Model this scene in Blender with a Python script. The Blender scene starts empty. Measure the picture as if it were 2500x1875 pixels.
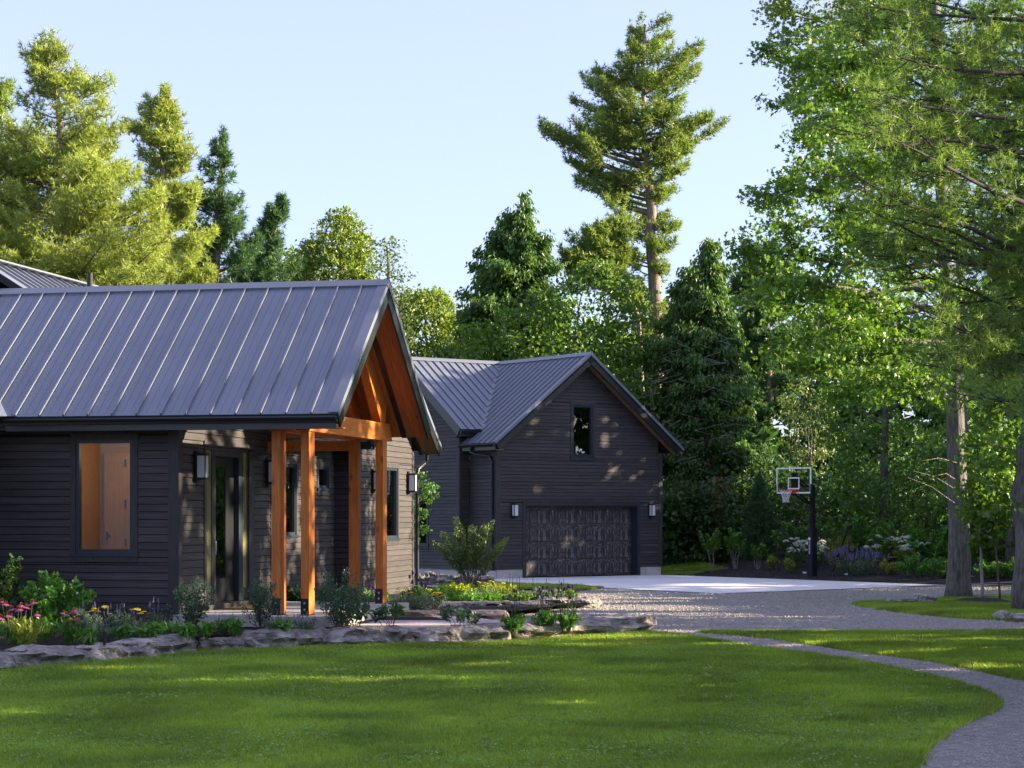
import bpy, math, random
import numpy as np
from mathutils import Vector, Matrix
from mathutils.geometry import delaunay_2d_cdt

random.seed(7)
RNG = np.random.default_rng(7)
SC = bpy.context.scene
COL = SC.collection
R = math.radians

# ------------------------------------------------------------------ camera
H, F = 2.36, 4950.0                # eye height, focal length in photo pixels
cam = bpy.data.cameras.new("camera")
cam.sensor_width = 36.0
cam.lens = 36.0 * F / 2500.0
cam.shift_x = 0.0
cam.shift_y = (1250.0 - 937.5) / 2500.0
cam.clip_start = 0.5
cam.clip_end = 2000.0
camo = bpy.data.objects.new("camera", cam)
camo.location = (0, 0, H)
camo.rotation_euler = (R(90), 0, 0)
COL.objects.link(camo)
SC.camera = camo

# ------------------------------------------------------------------ light
SUN_AZ = Vector((0.9985, 0.0548, 0)).normalized()
SUN_EL = R(16.0)
to_sun = Vector((SUN_AZ.x * math.cos(SUN_EL), SUN_AZ.y * math.cos(SUN_EL), math.sin(SUN_EL)))
world = bpy.data.worlds.new("World")
SC.world = world
world.use_nodes = True
wn = world.node_tree
wn.nodes.clear()
wo = wn.nodes.new("ShaderNodeOutputWorld")
wb = wn.nodes.new("ShaderNodeBackground")
sky = wn.nodes.new("ShaderNodeTexSky")
sky.sky_type = 'NISHITA'
sky.sun_disc = False
sky.sun_elevation = SUN_EL
sky.sun_rotation = math.atan2(to_sun.x, to_sun.y)
sky.altitude = 200
sky.air_density = 1.0
sky.dust_density = 1.6
sky.ozone_density = 5.0
wb.inputs['Strength'].default_value = 0.113
haze = wn.nodes.new("ShaderNodeMix"); haze.data_type = 'RGBA'
haze.inputs[0].default_value = 0.5
haze.inputs[7].default_value = (2.15, 1.90, 2.85, 1)
wn.links.new(sky.outputs[0], haze.inputs[6])
wn.links.new(haze.outputs[2], wb.inputs[0])
wn.links.new(wb.outputs[0], wo.inputs[0])
sl = bpy.data.lights.new("sun", 'SUN')
sl.energy = 5.0
sl.angle = R(0.5)
sl.color = (1.0, 0.83, 0.60)
so = bpy.data.objects.new("sun", sl)
so.rotation_euler = to_sun.to_track_quat('Z', 'Y').to_euler()
so.location = (60, 30, 60)
COL.objects.link(so)
SC.view_settings.view_transform = 'Standard'
SC.view_settings.look = 'None'
SC.view_settings.gamma = 1.0
SC.view_settings.exposure = 2.0
SC.view_settings.use_curve_mapping = False
try:
    SC.cycles.max_bounces = 8
    SC.cycles.transparent_max_bounces = 12
    SC.cycles.sample_clamp_indirect = 6.0
except Exception:
    pass

# ------------------------------------------------------------------ helpers
def pxY(x, y, Y):
    return Vector(((x - 1250) / F * Y, Y, H - (y - 1250) / F * Y))

def pxZ(x, y, z):
    Y = (H - z) * F / (y - 1250)
    return Vector(((x - 1250) / F * Y, Y, z))

def sstep(a, b, x):
    t = np.clip((np.asarray(x, float) - a) / (b - a), 0, 1)
    return t * t * (3 - 2 * t)

WX, WY = math.cos(R(35.4)), math.sin(R(35.4))
def g(x, y):
    """height of the ground"""
    x = np.asarray(x, float); y = np.asarray(y, float)
    base = 0.16 * (1 - sstep(38, 58, y))
    d = (x - 5.5) * WX + (y - 75.6) * WY
    hill = 0.075 * np.clip(d, 0, 22) * sstep(0, 5, d) * sstep(40, 60, y)
    und = 0.02 * np.sin(x * 0.9 + y * 0.4) * np.sin(y * 0.7 - x * 0.3)
    return base + hill + und * (1 - sstep(36, 50, y))

def gf(x, y): return float(g(x, y))

class G:
    def __init__(s):
        s.v = []; s.f = []; s.n = 0; s.m = []
    def add(s, V, Fc, mi=0):
        V = np.asarray(V, float).reshape(-1, 3)
        Fc = np.asarray(Fc, int)
        s.v.append(V); s.f.append(Fc + s.n); s.m.append(mi); s.n += len(V)
    def polys(s, V, faces, mi=0):
        b = s.n
        s.v.append(np.asarray(V, float).reshape(-1, 3)); s.n += len(V)
        for fc in faces:
            s.f.append(np.asarray([fc], int) + b); s.m.append(mi)
    def box(s, x0, x1, y0, y1, z0, z1, mi=0):
        V = [(x0,y0,z0),(x1,y0,z0),(x1,y1,z0),(x0,y1,z0),(x0,y0,z1),(x1,y0,z1),(x1,y1,z1),(x0,y1,z1)]
        s.add(V, [(0,3,2,1),(4,5,6,7),(0,1,5,4),(1,2,6,5),(2,3,7,6),(3,0,4,7)], mi)
    def prism(s, pts, vec, mi=0):
        """polygon pts extruded by vec"""
        P = np.asarray(pts, float); k = len(P); v = np.asarray(vec, float)
        V = np.vstack([P, P + v])
        nrm = np.zeros(3)
        for i in range(k):
            nrm += np.cross(P[i], P[(i + 1) % k])
        fl = np.dot(nrm, v) > 0
        lo = list(range(k)); hi = list(range(k, 2 * k))
        s.polys(V, [tuple(lo[::-1] if fl else lo), tuple(hi if fl else hi[::-1])], mi)
        s.n -= 0
        b = s.n - 2 * k
        for i in range(k):
            j = (i + 1) % k
            q = (i, j, k + j, k + i) if fl else (i, k + i, k + j, j)
            s.f.append(np.asarray([q], int) + b); s.m.append(mi)
    def tube(s, path, rad, k=6, mi=0, caps=True):
        P = np.asarray(path, float); n = len(P)
        rad = np.broadcast_to(np.asarray(rad, float), (n,))
        T = np.gradient(P, axis=0)
        T /= (np.linalg.norm(T, axis=1, keepdims=True) + 1e-9)
        ref = np.array([0, 0, 1.0]) if abs(T[0][2]) < 0.9 else np.array([1.0, 0, 0])
        A = np.cross(T, ref); A /= (np.linalg.norm(A, axis=1, keepdims=True) + 1e-9)
        B = np.cross(T, A)
        an = np.arange(k) * 2 * math.pi / k
        V = P[:, None, :] + rad[:, None, None] * (A[:, None, :] * np.cos(an)[None, :, None] + B[:, None, :] * np.sin(an)[None, :, None])
        idx = np.arange(n * k).reshape(n, k)
        a = idx[:-1]; b = idx[1:]
        Fq = np.stack([a, np.roll(a, -1, 1), np.roll(b, -1, 1), b], -1).reshape(-1, 4)
        s.add(V.reshape(-1, 3), Fq, mi)
        if caps:
            bb = s.n - n * k
            s.f.append(np.asarray([idx[0][::-1]]) + bb); s.m.append(mi)
            s.f.append(np.asarray([idx[-1]]) + bb); s.m.append(mi)
    def mesh(s, name, mats, smooth=False):
        me = bpy.data.meshes.new(name)
        if s.n == 0:
            return me
        V = np.vstack(s.v)
        me.vertices.add(len(V)); me.vertices.foreach_set("co", V.ravel())
        tot = np.concatenate([np.full(len(f), f.shape[1]) for f in s.f])
        mi = np.concatenate([np.full(len(f), m) for f, m in zip(s.f, s.m)])
        loops = np.concatenate([f.ravel() for f in s.f])
        st = np.concatenate([[0], np.cumsum(tot)[:-1]])
        me.loops.add(len(loops)); me.loops.foreach_set("vertex_index", loops.astype(np.int32))
        me.polygons.add(len(tot))
        me.polygons.foreach_set("loop_start", st.astype(np.int32))
        me.polygons.foreach_set("loop_total", tot.astype(np.int32))
        me.polygons.foreach_set("material_index", mi.astype(np.int32))
        me.polygons.foreach_set("use_smooth", np.full(len(tot), bool(smooth)))
        for m in (mats if isinstance(mats, (list, tuple)) else [mats]):
            me.materials.append(m)
        me.update(calc_edges=True)
        me.validate()
        return me

def link(name, me, parent=None, loc=None, rot=None):
    o = bpy.data.objects.new(name, me)
    COL.objects.link(o)
    if parent is not None: o.parent = parent
    if loc is not None: o.location = loc
    if rot is not None: o.rotation_euler = rot if not isinstance(rot, (int, float)) else (0, 0, rot)
    return o

def tag(o, label, cat, group=None):
    o['label'] = label; o['category'] = cat
    if group: o['group'] = group
    return o

def thing(name, label, cat, loc=(0, 0, 0), rotz=0.0, group=None):
    o = bpy.data.objects.new(name, None)
    o.empty_display_size = 0.2
    COL.objects.link(o)
    o.location = loc; o.rotation_euler = (0, 0, rotz)
    return tag(o, label, cat, group)

def kind(o, k):
    o['kind'] = k
    return o

# ------------------------------------------------------------------ materials
def nt_new(name):
    m = bpy.data.materials.new(name)
    m.use_nodes = True
    nt = m.node_tree
    nt.nodes.clear()
    out = nt.nodes.new("ShaderNodeOutputMaterial")
    return m, nt, out

def N(nt, t, **kw):
    n = nt.nodes.new(t)
    for k, v in kw.items():
        if k.startswith('_'):
            setattr(n, k[1:], v)
        else:
            n.inputs[k.replace('_', ' ')].default_value = v
    return n

def rgba(c): return (c[0], c[1], c[2], 1.0)

def M(name, c1, c2=None, scale=6.0, stretch=(1, 1, 1), rough=0.6, bump=0.0, bscale=None, spec=0.4, metal=0.0,
      orand=0.0, coords='Object', detail=6.0, c3=None, distort=0.0, knots=None, big=None, bdist=0.02):
    m, nt, out = nt_new(name)
    L = nt.links.new
    b = N(nt, "ShaderNodeBsdfPrincipled", Roughness=rough, Metallic=metal)
    b.inputs['Specular IOR Level'].default_value = spec
    L(b.outputs[0], out.inputs[0])
    if c2 is None:
        b.inputs['Base Color'].default_value = rgba(c1)
        if bump <= 0: return m
    tc = nt.nodes.new("ShaderNodeTexCoord")
    mp = N(nt, "ShaderNodeMapping"); mp.inputs['Scale'].default_value = stretch
    L(tc.outputs[coords], mp.inputs['Vector'])
    if orand > 0:
        oi = nt.nodes.new("ShaderNodeObjectInfo")
        mu = N(nt, "ShaderNodeMath", _operation='MULTIPLY'); mu.inputs[1].default_value = 57.0
        L(oi.outputs['Random'], mu.inputs[0])
        cx = nt.nodes.new("ShaderNodeCombineXYZ")
        for i in range(3): L(mu.outputs[0], cx.inputs[i])
        L(cx.outputs[0], mp.inputs['Location'])
    no = N(nt, "ShaderNodeTexNoise", Scale=scale, Detail=detail, Roughness=0.6, Distortion=distort)
    L(mp.outputs[0], no.inputs['Vector'])
    if c2 is not None:
        rp = nt.nodes.new("ShaderNodeValToRGB")
        e = rp.color_ramp.elements
        e[0].position = 0.3; e[0].color = rgba(c1)
        e[1].position = 0.7; e[1].color = rgba(c2)
        if c3 is not None:
            q = e.new(0.5); q.color = rgba(c3)
        L(no.outputs['Fac'], rp.inputs[0])
        col = rp.outputs[0]
        if big is not None:      # large soft stains, on stone painted crevice shade: (scale, colour, amount)
            n2 = N(nt, "ShaderNodeTexNoise", Scale=big[0], Detail=4.0)
            L(tc.outputs[coords], n2.inputs['Vector'])
            r2 = nt.nodes.new("ShaderNodeValToRGB")
            r2.color_ramp.elements[0].position = 0.42; r2.color_ramp.elements[1].position = 0.68
            L(n2.outputs['Fac'], r2.inputs[0])
            mm = N(nt, "ShaderNodeMath", _operation='MULTIPLY'); mm.inputs[1].default_value = big[2]
            L(r2.outputs[0], mm.inputs[0])
            mx = N(nt, "ShaderNodeMix", _data_type='RGBA')
            L(mm.outputs[0], mx.inputs[0]); L(col, mx.inputs[6]); mx.inputs[7].default_value = rgba(big[1])
            col = mx.outputs[2]
        if knots is not None:    # (scale, colour)
            vo = N(nt, "ShaderNodeTexVoronoi", Scale=knots[0])
            ms = N(nt, "ShaderNodeMapping"); ms.inputs['Scale'].default_value = knots[2]
            L(tc.outputs[coords], ms.inputs['Vector'])
            if orand > 0: L(cx.outputs[0], ms.inputs['Location'])
            L(ms.outputs[0], vo.inputs['Vector'])
            kr = nt.nodes.new("ShaderNodeValToRGB")
            kr.color_ramp.elements[0].position = 0.05; kr.color_ramp.elements[0].color = (1, 1, 1, 1)
            kr.color_ramp.elements[1].position = 0.16; kr.color_ramp.elements[1].color = (0, 0, 0, 1)
            L(vo.outputs['Distance'], kr.inputs[0])
            mx = N(nt, "ShaderNodeMix", _data_type='RGBA')
            L(kr.outputs[0], mx.inputs[0]); L(col, mx.inputs[6]); mx.inputs[7].default_value = rgba(knots[1])
            col = mx.outputs[2]
        if orand > 0:
            hs = nt.nodes.new("ShaderNodeHueSaturation")
            mr = N(nt, "ShaderNodeMapRange")
            mr.inputs[3].default_value = 1 - orand; mr.inputs[4].default_value = 1 + orand
            L(oi.outputs['Random'], mr.inputs[0]); L(mr.outputs[0], hs.inputs['Value'])
            L(col, hs.inputs['Color']); col = hs.outputs[0]
        L(col, b.inputs['Base Color'])
    if bump > 0:
        bp = N(nt, "ShaderNodeBump", Strength=bump, Distance=bdist)
        if bscale:
            n3 = N(nt, "ShaderNodeTexNoise", Scale=bscale, Detail=5.0)
            L(mp.outputs[0], n3.inputs['Vector']); L(n3.outputs['Fac'], bp.inputs['Height'])
        else:
            L(no.outputs['Fac'], bp.inputs['Height'])
        L(bp.outputs[0], b.inputs['Normal'])
    return m

def LEAF(name, c1, c2, trans=0.35, gloss=0.06, tcol=None, vary=0.25, rough=0.45, nscale=0.7):
    """leaf: two-sided diffuse + translucent + a little gloss, colour different from leaf to leaf"""
    m, nt, out = nt_new(name)
    L = nt.links.new
    ge = nt.nodes.new("ShaderNodeNewGeometry")
    mx = N(nt, "ShaderNodeMix", _data_type='RGBA')
    mx.inputs[6].default_value = rgba(c1); mx.inputs[7].default_value = rgba(c2)
    L(ge.outputs['Random Per Island'], mx.inputs[0])
    no = N(nt, "ShaderNodeTexNoise", Scale=nscale, Detail=3.0)
    L(ge.outputs['Position'], no.inputs['Vector'])
    mr = N(nt, "ShaderNodeMapRange"); mr.inputs[1].default_value = 0.3; mr.inputs[2].default_value = 0.7
    mr.inputs[3].default_value = 1 - vary; mr.inputs[4].default_value = 1 + vary
    L(no.outputs['Fac'], mr.inputs[0])
    hs = nt.nodes.new("ShaderNodeHueSaturation")
    L(mx.outputs[2], hs.inputs['Color']); L(mr.outputs[0], hs.inputs['Value'])
    d = nt.nodes.new("ShaderNodeBsdfDiffuse"); t = nt.nodes.new("ShaderNodeBsdfTranslucent")
    gl = N(nt, "ShaderNodeBsdfGlossy", Roughness=rough)
    gl.inputs['Color'].default_value = (1, 1, 1, 1)
    L(hs.outputs[0], d.inputs['Color'])
    h2 = nt.nodes.new("ShaderNodeHueSaturation")
    h2.inputs['Hue'].default_value = 0.485; h2.inputs['Saturation'].default_value = 1.1; h2.inputs['Value'].default_value = 1.5
    L(hs.outputs[0], h2.inputs['Color']); L(h2.outputs[0], t.inputs['Color'])
    m1 = N(nt, "ShaderNodeMixShader"); m1.inputs[0].default_value = trans
    L(d.outputs[0], m1.inputs[1]); L(t.outputs[0], m1.inputs[2])
    m2 = N(nt, "ShaderNodeMixShader"); m2.inputs[0].default_value = gloss
    L(m1.outputs[0], m2.inputs[1]); L(gl.outputs[0], m2.inputs[2])
    L(m2.outputs[0], out.inputs[0])
    return m

def GLASS(name, tint=(0.8, 0.85, 0.82), rough=0.0, base=0.0):
    m, nt, out = nt_new(name)
    L = nt.links.new
    tr = nt.nodes.new("ShaderNodeBsdfTransparent"); tr.inputs[0].default_value = rgba(tint)
    gl = N(nt, "ShaderNodeBsdfGlossy", Roughness=rough)
    fr = N(nt, "ShaderNodeLayerWeight", Blend=0.5); pw = N(nt, "ShaderNodeMath", _operation='POWER'); pw.inputs[1].default_value = 4.0
    L(fr.outputs['Facing'], pw.inputs[0])
    ad = N(nt, "ShaderNodeMath", _operation='ADD'); ad.inputs[1].default_value = base
    L(pw.outputs[0], ad.inputs[0])
    mx = nt.nodes.new("ShaderNodeMixShader")
    L(ad.outputs[0], mx.inputs[0]); L(tr.outputs[0], mx.inputs[1]); L(gl.outputs[0], mx.inputs[2])
    L(mx.outputs[0], out.inputs[0])
    return m

MT = {}
MT['siding'] = M("charcoal_siding", (0.029, 0.027, 0.028), (0.068, 0.058, 0.056), scale=3.0, stretch=(0.5, 8, 14), rough=0.62, bump=0.10, orand=0.20, spec=0.35, bdist=0.003)
MT['trim'] = M("charcoal_trim", (0.026, 0.025, 0.026), (0.050, 0.046, 0.047), scale=3.0, stretch=(6, 6, 0.8), rough=0.6, bump=0.15, orand=0.1, bdist=0.004)
MT['sheath'] = M("dark_sheathing", (0.010, 0.010, 0.010), rough=0.9)
MT['frame'] = M("slate_blue_frame", (0.020, 0.030, 0.044), rough=0.4)
MT['black'] = M("black_metal", (0.010, 0.011, 0.013), rough=0.4)
MT['gutter'] = M("dark_gutter_metal", (0.014, 0.017, 0.020), rough=0.32, spec=0.5)
MT['roof'] = M("charcoal_roof_metal", (0.135, 0.152, 0.188), (0.160, 0.178, 0.218), scale=1.2, stretch=(1, 1, 1), rough=0.34, bump=0.12, bscale=1.6, bdist=0.03, spec=0.7, orand=0.06)
MT['under'] = M("roof_deck", (0.02, 0.02, 0.02), rough=0.9)
cedar = dict(rough=0.5, spec=0.35, bump=0.2, orand=0.13, bdist=0.004)
MT['post'] = M("oiled_cedar_post", (0.34, 0.082, 0.010), (0.62, 0.205, 0.030), scale=3.0, stretch=(9, 9, 0.7), distort=0.6, knots=(2.2, (0.16, 0.05, 0.015), (1.6, 1.6, 0.8)), **cedar)
MT['beam'] = M("oiled_cedar_beam", (0.38, 0.095, 0.011), (0.64, 0.215, 0.032), scale=3.0, stretch=(9, 0.7, 9), distort=0.8, **cedar)
MT['soffit'] = M("cedar_soffit", (0.28, 0.075, 0.018), (0.46, 0.150, 0.036), scale=3.0, stretch=(8, 0.7, 0.7), knots=(2.5, (0.12, 0.04, 0.015), (2, 1, 1)), **cedar)
MT['concrete'] = M("broom_concrete", (0.70, 0.685, 0.65), (0.80, 0.785, 0.75), scale=3.0, stretch=(1, 1, 1), rough=0.85, bump=0.15, bscale=60, big=(0.35, (0.58, 0.57, 0.56), 0.6))
MT['stamp'] = M("stamped_concrete", (0.44, 0.36, 0.34), (0.60, 0.53, 0.52), scale=2.0, stretch=(1, 1, 1), rough=0.7, bump=0.5, bscale=14, big=(1.6, (0.34, 0.27, 0.25), 0.8))
MT['found'] = M("foundation_concrete", (0.42, 0.40, 0.37), (0.52, 0.50, 0.47), scale=5.0, rough=0.9, bump=0.2, big=(2.0, (0.36, 0.33, 0.30), 0.7))
MT['gravel'] = M("grey_gravel", (0.155, 0.140, 0.120), (0.44, 0.405, 0.355), scale=26.0, rough=0.9, bump=1.0, detail=8.0, big=(0.5, (0.25, 0.23, 0.20), 0.5), bdist=0.03)
MT['pebble'] = M("crushed_stone", (0.15, 0.138, 0.122), (0.46, 0.425, 0.375), scale=9.0, rough=0.85)
MT['mulch'] = M("black_mulch", (0.006, 0.005, 0.005), (0.035, 0.028, 0.024), scale=30.0, rough=0.9, bump=1.0, detail=6.0, bdist=0.04)
MT['chip'] = M("mulch_chips", (0.008, 0.007, 0.006), (0.045, 0.034, 0.027), scale=12.0, rough=0.9)
MT['soil'] = M("forest_floor", (0.018, 0.022, 0.010), (0.050, 0.045, 0.022), scale=4.0, rough=1.0, bump=0.6)
MT['turf'] = M("lawn_turf", (0.080, 0.135, 0.014), (0.14, 0.20, 0.026), scale=1.3, rough=1.0, bump=0.6, bscale=60, detail=8, big=(0.35, (0.12, 0.125, 0.022), 0.5))
MT['stone'] = M("weathered_limestone", (0.14, 0.125, 0.108), (0.54, 0.48, 0.42), scale=4.5, stretch=(1, 1, 2.4), rough=0.85, bump=1.0, bscale=8.0, detail=10.0, big=(4.0, (0.09, 0.085, 0.08), 0.85), orand=0.12, bdist=0.10)  # dark noise in the colour stands in for shaded crevices
MT['stonewarm'] = M("buff_limestone", (0.30, 0.22, 0.15), (0.60, 0.48, 0.36), scale=3.5, stretch=(1, 1, 2.2), rough=0.85, bump=0.9, bscale=9.0, detail=9.0, big=(2.3, (0.24, 0.17, 0.11), 0.7), orand=0.1, bdist=0.05)
MT['log'] = M("silver_driftwood", (0.16, 0.14, 0.12), (0.48, 0.45, 0.42), scale=3.0, stretch=(1, 9, 9), rough=0.85, bump=0.8, orand=0.15, bdist=0.03)
MT['bark'] = M("grey_bark", (0.045, 0.040, 0.034), (0.25, 0.225, 0.20), scale=3.0, stretch=(6, 6, 1.1), rough=0.95, bump=1.0, detail=8, bdist=0.08, big=(1.2, (0.20, 0.20, 0.19), 0.35))
MT['pinebark'] = M("pine_bark", (0.10, 0.075, 0.06), (0.30, 0.24, 0.20), scale=3.0, stretch=(4, 4, 1), rough=0.95, bump=0.8)
MT['twig'] = M("brown_twig", (0.09, 0.06, 0.045), (0.19, 0.14, 0.11), scale=5, rough=0.9)
MT['paletwig'] = M("pale_dead_twig", (0.22, 0.19, 0.17), (0.36, 0.32, 0.29), scale=5, rough=0.9)
MT['stem'] = M("green_stem", (0.05, 0.09, 0.02), (0.09, 0.13, 0.03), scale=5, rough=0.7)
MT['white'] = M("white_paint", (0.80, 0.80, 0.80), rough=0.4)
MT['frost'] = M("frosted_glass", (0.62, 0.65, 0.68), rough=0.25, spec=0.5)
MT['orange'] = M("orange_rim_paint", (0.70, 0.07, 0.035), rough=0.4)
MT['net'] = M("white_net_cord", (0.75, 0.75, 0.75), rough=0.8)
MT['bolt'] = M("galvanised_bolt", (0.50, 0.50, 0.50), rough=0.35, metal=0.8)
MT['glass'] = GLASS("window_glass", (0.88, 0.90, 0.88), base=0.035)
MT['darkglass'] = GLASS("window_glass_dark", (0.62, 0.65, 0.62), base=0.06)
MT['olive'] = M("frosted_sidelight", (0.16, 0.16, 0.075), (0.21, 0.21, 0.10), scale=4, rough=0.18, spec=0.6)
MT['acrylic'] = GLASS("backboard_acrylic", (0.88, 0.92, 0.88), base=0.07)
MT['shiplap'] = M("honey_shiplap", (0.34, 0.17, 0.075), (0.42, 0.22, 0.10), scale=3, stretch=(0.6, 4, 8), rough=0.45, orand=0.05)
MT['indoor'] = M("honey_wood_door", (0.34, 0.17, 0.07), (0.46, 0.25, 0.11), scale=3, stretch=(6, 6, 0.7), rough=0.4, distort=1.2)
MT['floorin'] = M("indoor_floor", (0.25, 0.17, 0.11), rough=0.5)
MT['doorv'] = M("garage_panel_grain", (0.018, 0.016, 0.017), (0.30, 0.275, 0.27), scale=2.2, stretch=(7, 7, 1.0), rough=0.5, bump=0.3, c3=(0.045, 0.04, 0.04), distort=0.8, bdist=0.004)
MT['doorh'] = M("garage_rail_grain", (0.018, 0.016, 0.017), (0.28, 0.26, 0.25), scale=2.4, stretch=(1.8, 2, 6), rough=0.5, bump=0.3, c3=(0.04, 0.036, 0.036), distort=3.0, bdist=0.004)
MT['mat'] = M("coir_door_mat", (0.16, 0.09, 0.03), (0.30, 0.17, 0.06), scale=40, rough=1.0)
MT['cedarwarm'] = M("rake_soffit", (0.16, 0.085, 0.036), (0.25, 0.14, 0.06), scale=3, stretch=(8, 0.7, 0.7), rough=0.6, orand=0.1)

MT['darkbark'] = M("dark_branch_bark", (0.030, 0.024, 0.020), (0.085, 0.070, 0.060), scale=5, rough=0.95)
MT['slab'] = M("porch_concrete", (0.40, 0.37, 0.34), (0.50, 0.465, 0.43), scale=4.0, rough=0.85, bump=0.1, big=(1.5, (0.34, 0.31, 0.28), 0.6))
LF = {}
LF['grass'] = LEAF("grass_blade", (0.135, 0.250, 0.020), (0.29, 0.40, 0.046), trans=0.30, gloss=0.03, vary=0.42, nscale=0.6)
LF['clover'] = LEAF("clover_leaf", (0.16, 0.29, 0.07), (0.27, 0.41, 0.13), trans=0.25, gloss=0.015)
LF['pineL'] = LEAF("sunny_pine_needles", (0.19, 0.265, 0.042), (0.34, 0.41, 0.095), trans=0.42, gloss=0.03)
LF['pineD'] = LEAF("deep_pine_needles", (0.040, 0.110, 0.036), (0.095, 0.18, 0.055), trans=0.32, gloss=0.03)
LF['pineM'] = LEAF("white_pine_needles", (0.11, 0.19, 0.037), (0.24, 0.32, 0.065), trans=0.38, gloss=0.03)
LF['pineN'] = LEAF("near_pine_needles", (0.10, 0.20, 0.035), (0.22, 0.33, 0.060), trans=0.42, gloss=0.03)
LF['cedar'] = LEAF("cedar_sprays", (0.045, 0.120, 0.022), (0.110, 0.200, 0.035), trans=0.35, gloss=0.03)
LF['broad'] = LEAF("broad_leaves", (0.065, 0.155, 0.020), (0.15, 0.25, 0.032), trans=0.42, gloss=0.04)
LF['lit'] = LEAF("sunlit_leaves", (0.11, 0.185, 0.025), (0.21, 0.29, 0.045), trans=0.45, gloss=0.04)  # brighter yellow-green puts the sunlight into the leaf colour
LF['oak'] = LEAF("oak_leaves", (0.060, 0.155, 0.020), (0.150, 0.260, 0.036), trans=0.45, gloss=0.035, rough=0.4)
LF['maple'] = LEAF("maple_leaves", (0.07, 0.19, 0.026), (0.16, 0.30, 0.040), trans=0.45, gloss=0.05)
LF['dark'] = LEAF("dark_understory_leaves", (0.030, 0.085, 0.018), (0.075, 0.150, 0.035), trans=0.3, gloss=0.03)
LF['shrubB'] = LEAF("bluish_shrub_leaves", (0.025, 0.090, 0.040), (0.06, 0.15, 0.065), trans=0.3, gloss=0.05)
LF['shrubG'] = LEAF("bright_shrub_leaves", (0.06, 0.19, 0.022), (0.12, 0.28, 0.035), trans=0.4, gloss=0.05)
LF['shrubY'] = LEAF("lime_shrub_leaves", (0.16, 0.24, 0.02), (0.32, 0.36, 0.035), trans=0.4, gloss=0.04)
LF['peony'] = LEAF("peony_leaves", (0.035, 0.105, 0.030), (0.075, 0.17, 0.045), trans=0.3, gloss=0.07)
LF['service'] = LEAF("serviceberry_leaves", (0.065, 0.145, 0.025), (0.16, 0.21, 0.042), trans=0.35, gloss=0.06)
LF['silver'] = LEAF("silver_green_leaves", (0.10, 0.16, 0.09), (0.20, 0.26, 0.16), trans=0.3, gloss=0.03)
LF['rust'] = LEAF("rusty_dead_needles", (0.25, 0.06, 0.015), (0.40, 0.12, 0.03), trans=0.3, gloss=0.02)
LF['pink'] = LEAF("pink_petals", (0.45, 0.085, 0.25), (0.65, 0.18, 0.38), trans=0.35, gloss=0.02)
LF['purple'] = LEAF("purple_florets", (0.10, 0.022, 0.17), (0.22, 0.06, 0.30), trans=0.3, gloss=0.02)
LF['lav'] = LEAF("lavender_florets", (0.19, 0.165, 0.30), (0.33, 0.29, 0.45), trans=0.3, gloss=0.02)
LF['yellow'] = LEAF("yellow_florets", (0.62, 0.50, 0.03), (0.80, 0.66, 0.10), trans=0.2, gloss=0.02)
LF['whitef'] = LEAF("white_florets", (0.60, 0.62, 0.52), (0.82, 0.82, 0.74), trans=0.3, gloss=0.02)
LF['cone'] = LEAF("brown_cone", (0.16, 0.05, 0.02), (0.30, 0.10, 0.03), trans=0.0, gloss=0.05)

# ------------------------------------------------------------------ foliage
def unit(n, rng=RNG):
    v = rng.normal(size=(n, 3)); return v / (np.linalg.norm(v, axis=1, keepdims=True) + 1e-9)

def nz(v): return v / (np.linalg.norm(v, axis=1, keepdims=True) + 1e-9)

T_LEAF = np.array([(0, -0.5), (0.5, -0.05), (0, 0.5), (-0.5, -0.05)])
T_OVAL = np.array([(0, -0.5), (0.38, -0.25), (0.5, 0.05), (0.28, 0.34), (0, 0.5), (-0.28, 0.34), (-0.5, 0.05), (-0.38, -0.25)])
T_OAK = np.array([(0, -0.5), (0.38, -0.28), (0.14, -0.10), (0.50, 0.08), (0.16, 0.20), (0, 0.5),
                  (-0.16, 0.20), (-0.50, 0.08), (-0.14, -0.10), (-0.38, -0.28)])
T_MAPLE = np.array([(0, -0.5), (0.42, -0.22), (0.2, -0.02), (0.48, 0.2), (0.16, 0.16), (0, 0.5), (-0.16, 0.16), (-0.48, 0.2), (-0.2, -0.02), (-0.42, -0.22)])

def leaves(gm, C, D, Nn, L, W, T=T_LEAF, mi=0, curl=0.12):
    n = len(C)
    if n == 0: return
    D = nz(np.asarray(D, float)); S = nz(np.cross(Nn, D)); Nn = np.cross(D, S)
    L = np.broadcast_to(np.asarray(L, float), (n,)); W = np.broadcast_to(np.asarray(W, float), (n,))
    k = len(T)
    V = (C[:, None, :] + D[:, None, :] * (T[None, :, 1:2] * L[:, None, None]) + S[:, None, :] * (T[None, :, 0:1] * W[:, None, None])
         + Nn[:, None, :] * ((np.abs(T[None, :, 0:1]) * W[:, None, None] * curl * 2) - (T[None, :, 1:2] ** 2) * L[:, None, None] * curl))
    gm.add(V.reshape(-1, 3), np.arange(n * k).reshape(n, k), mi)

def tufts(gm, C, A, n_needle, L, w, spread=0.9, mi=0):
    n = len(C)
    if n == 0: return
    A = nz(np.asarray(A, float))
    m = n * n_needle
    Ar = np.repeat(A, n_needle, 0); Cr = np.repeat(C, n_needle, 0)
    D = nz(Ar * 0.75 + unit(m) * spread)
    ln = np.repeat(np.broadcast_to(L, (n,)), n_needle) * RNG.uniform(0.7, 1.15, m)
    S = nz(np.cross(D, unit(m))) * (w * 0.5)
    B = Cr - D * 0.02
    V = np.stack([B - S, B + S, Cr + D * ln[:, None]], 1)
    gm.add(V.reshape(-1, 3), np.arange(m * 3).reshape(m, 3), mi)

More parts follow.
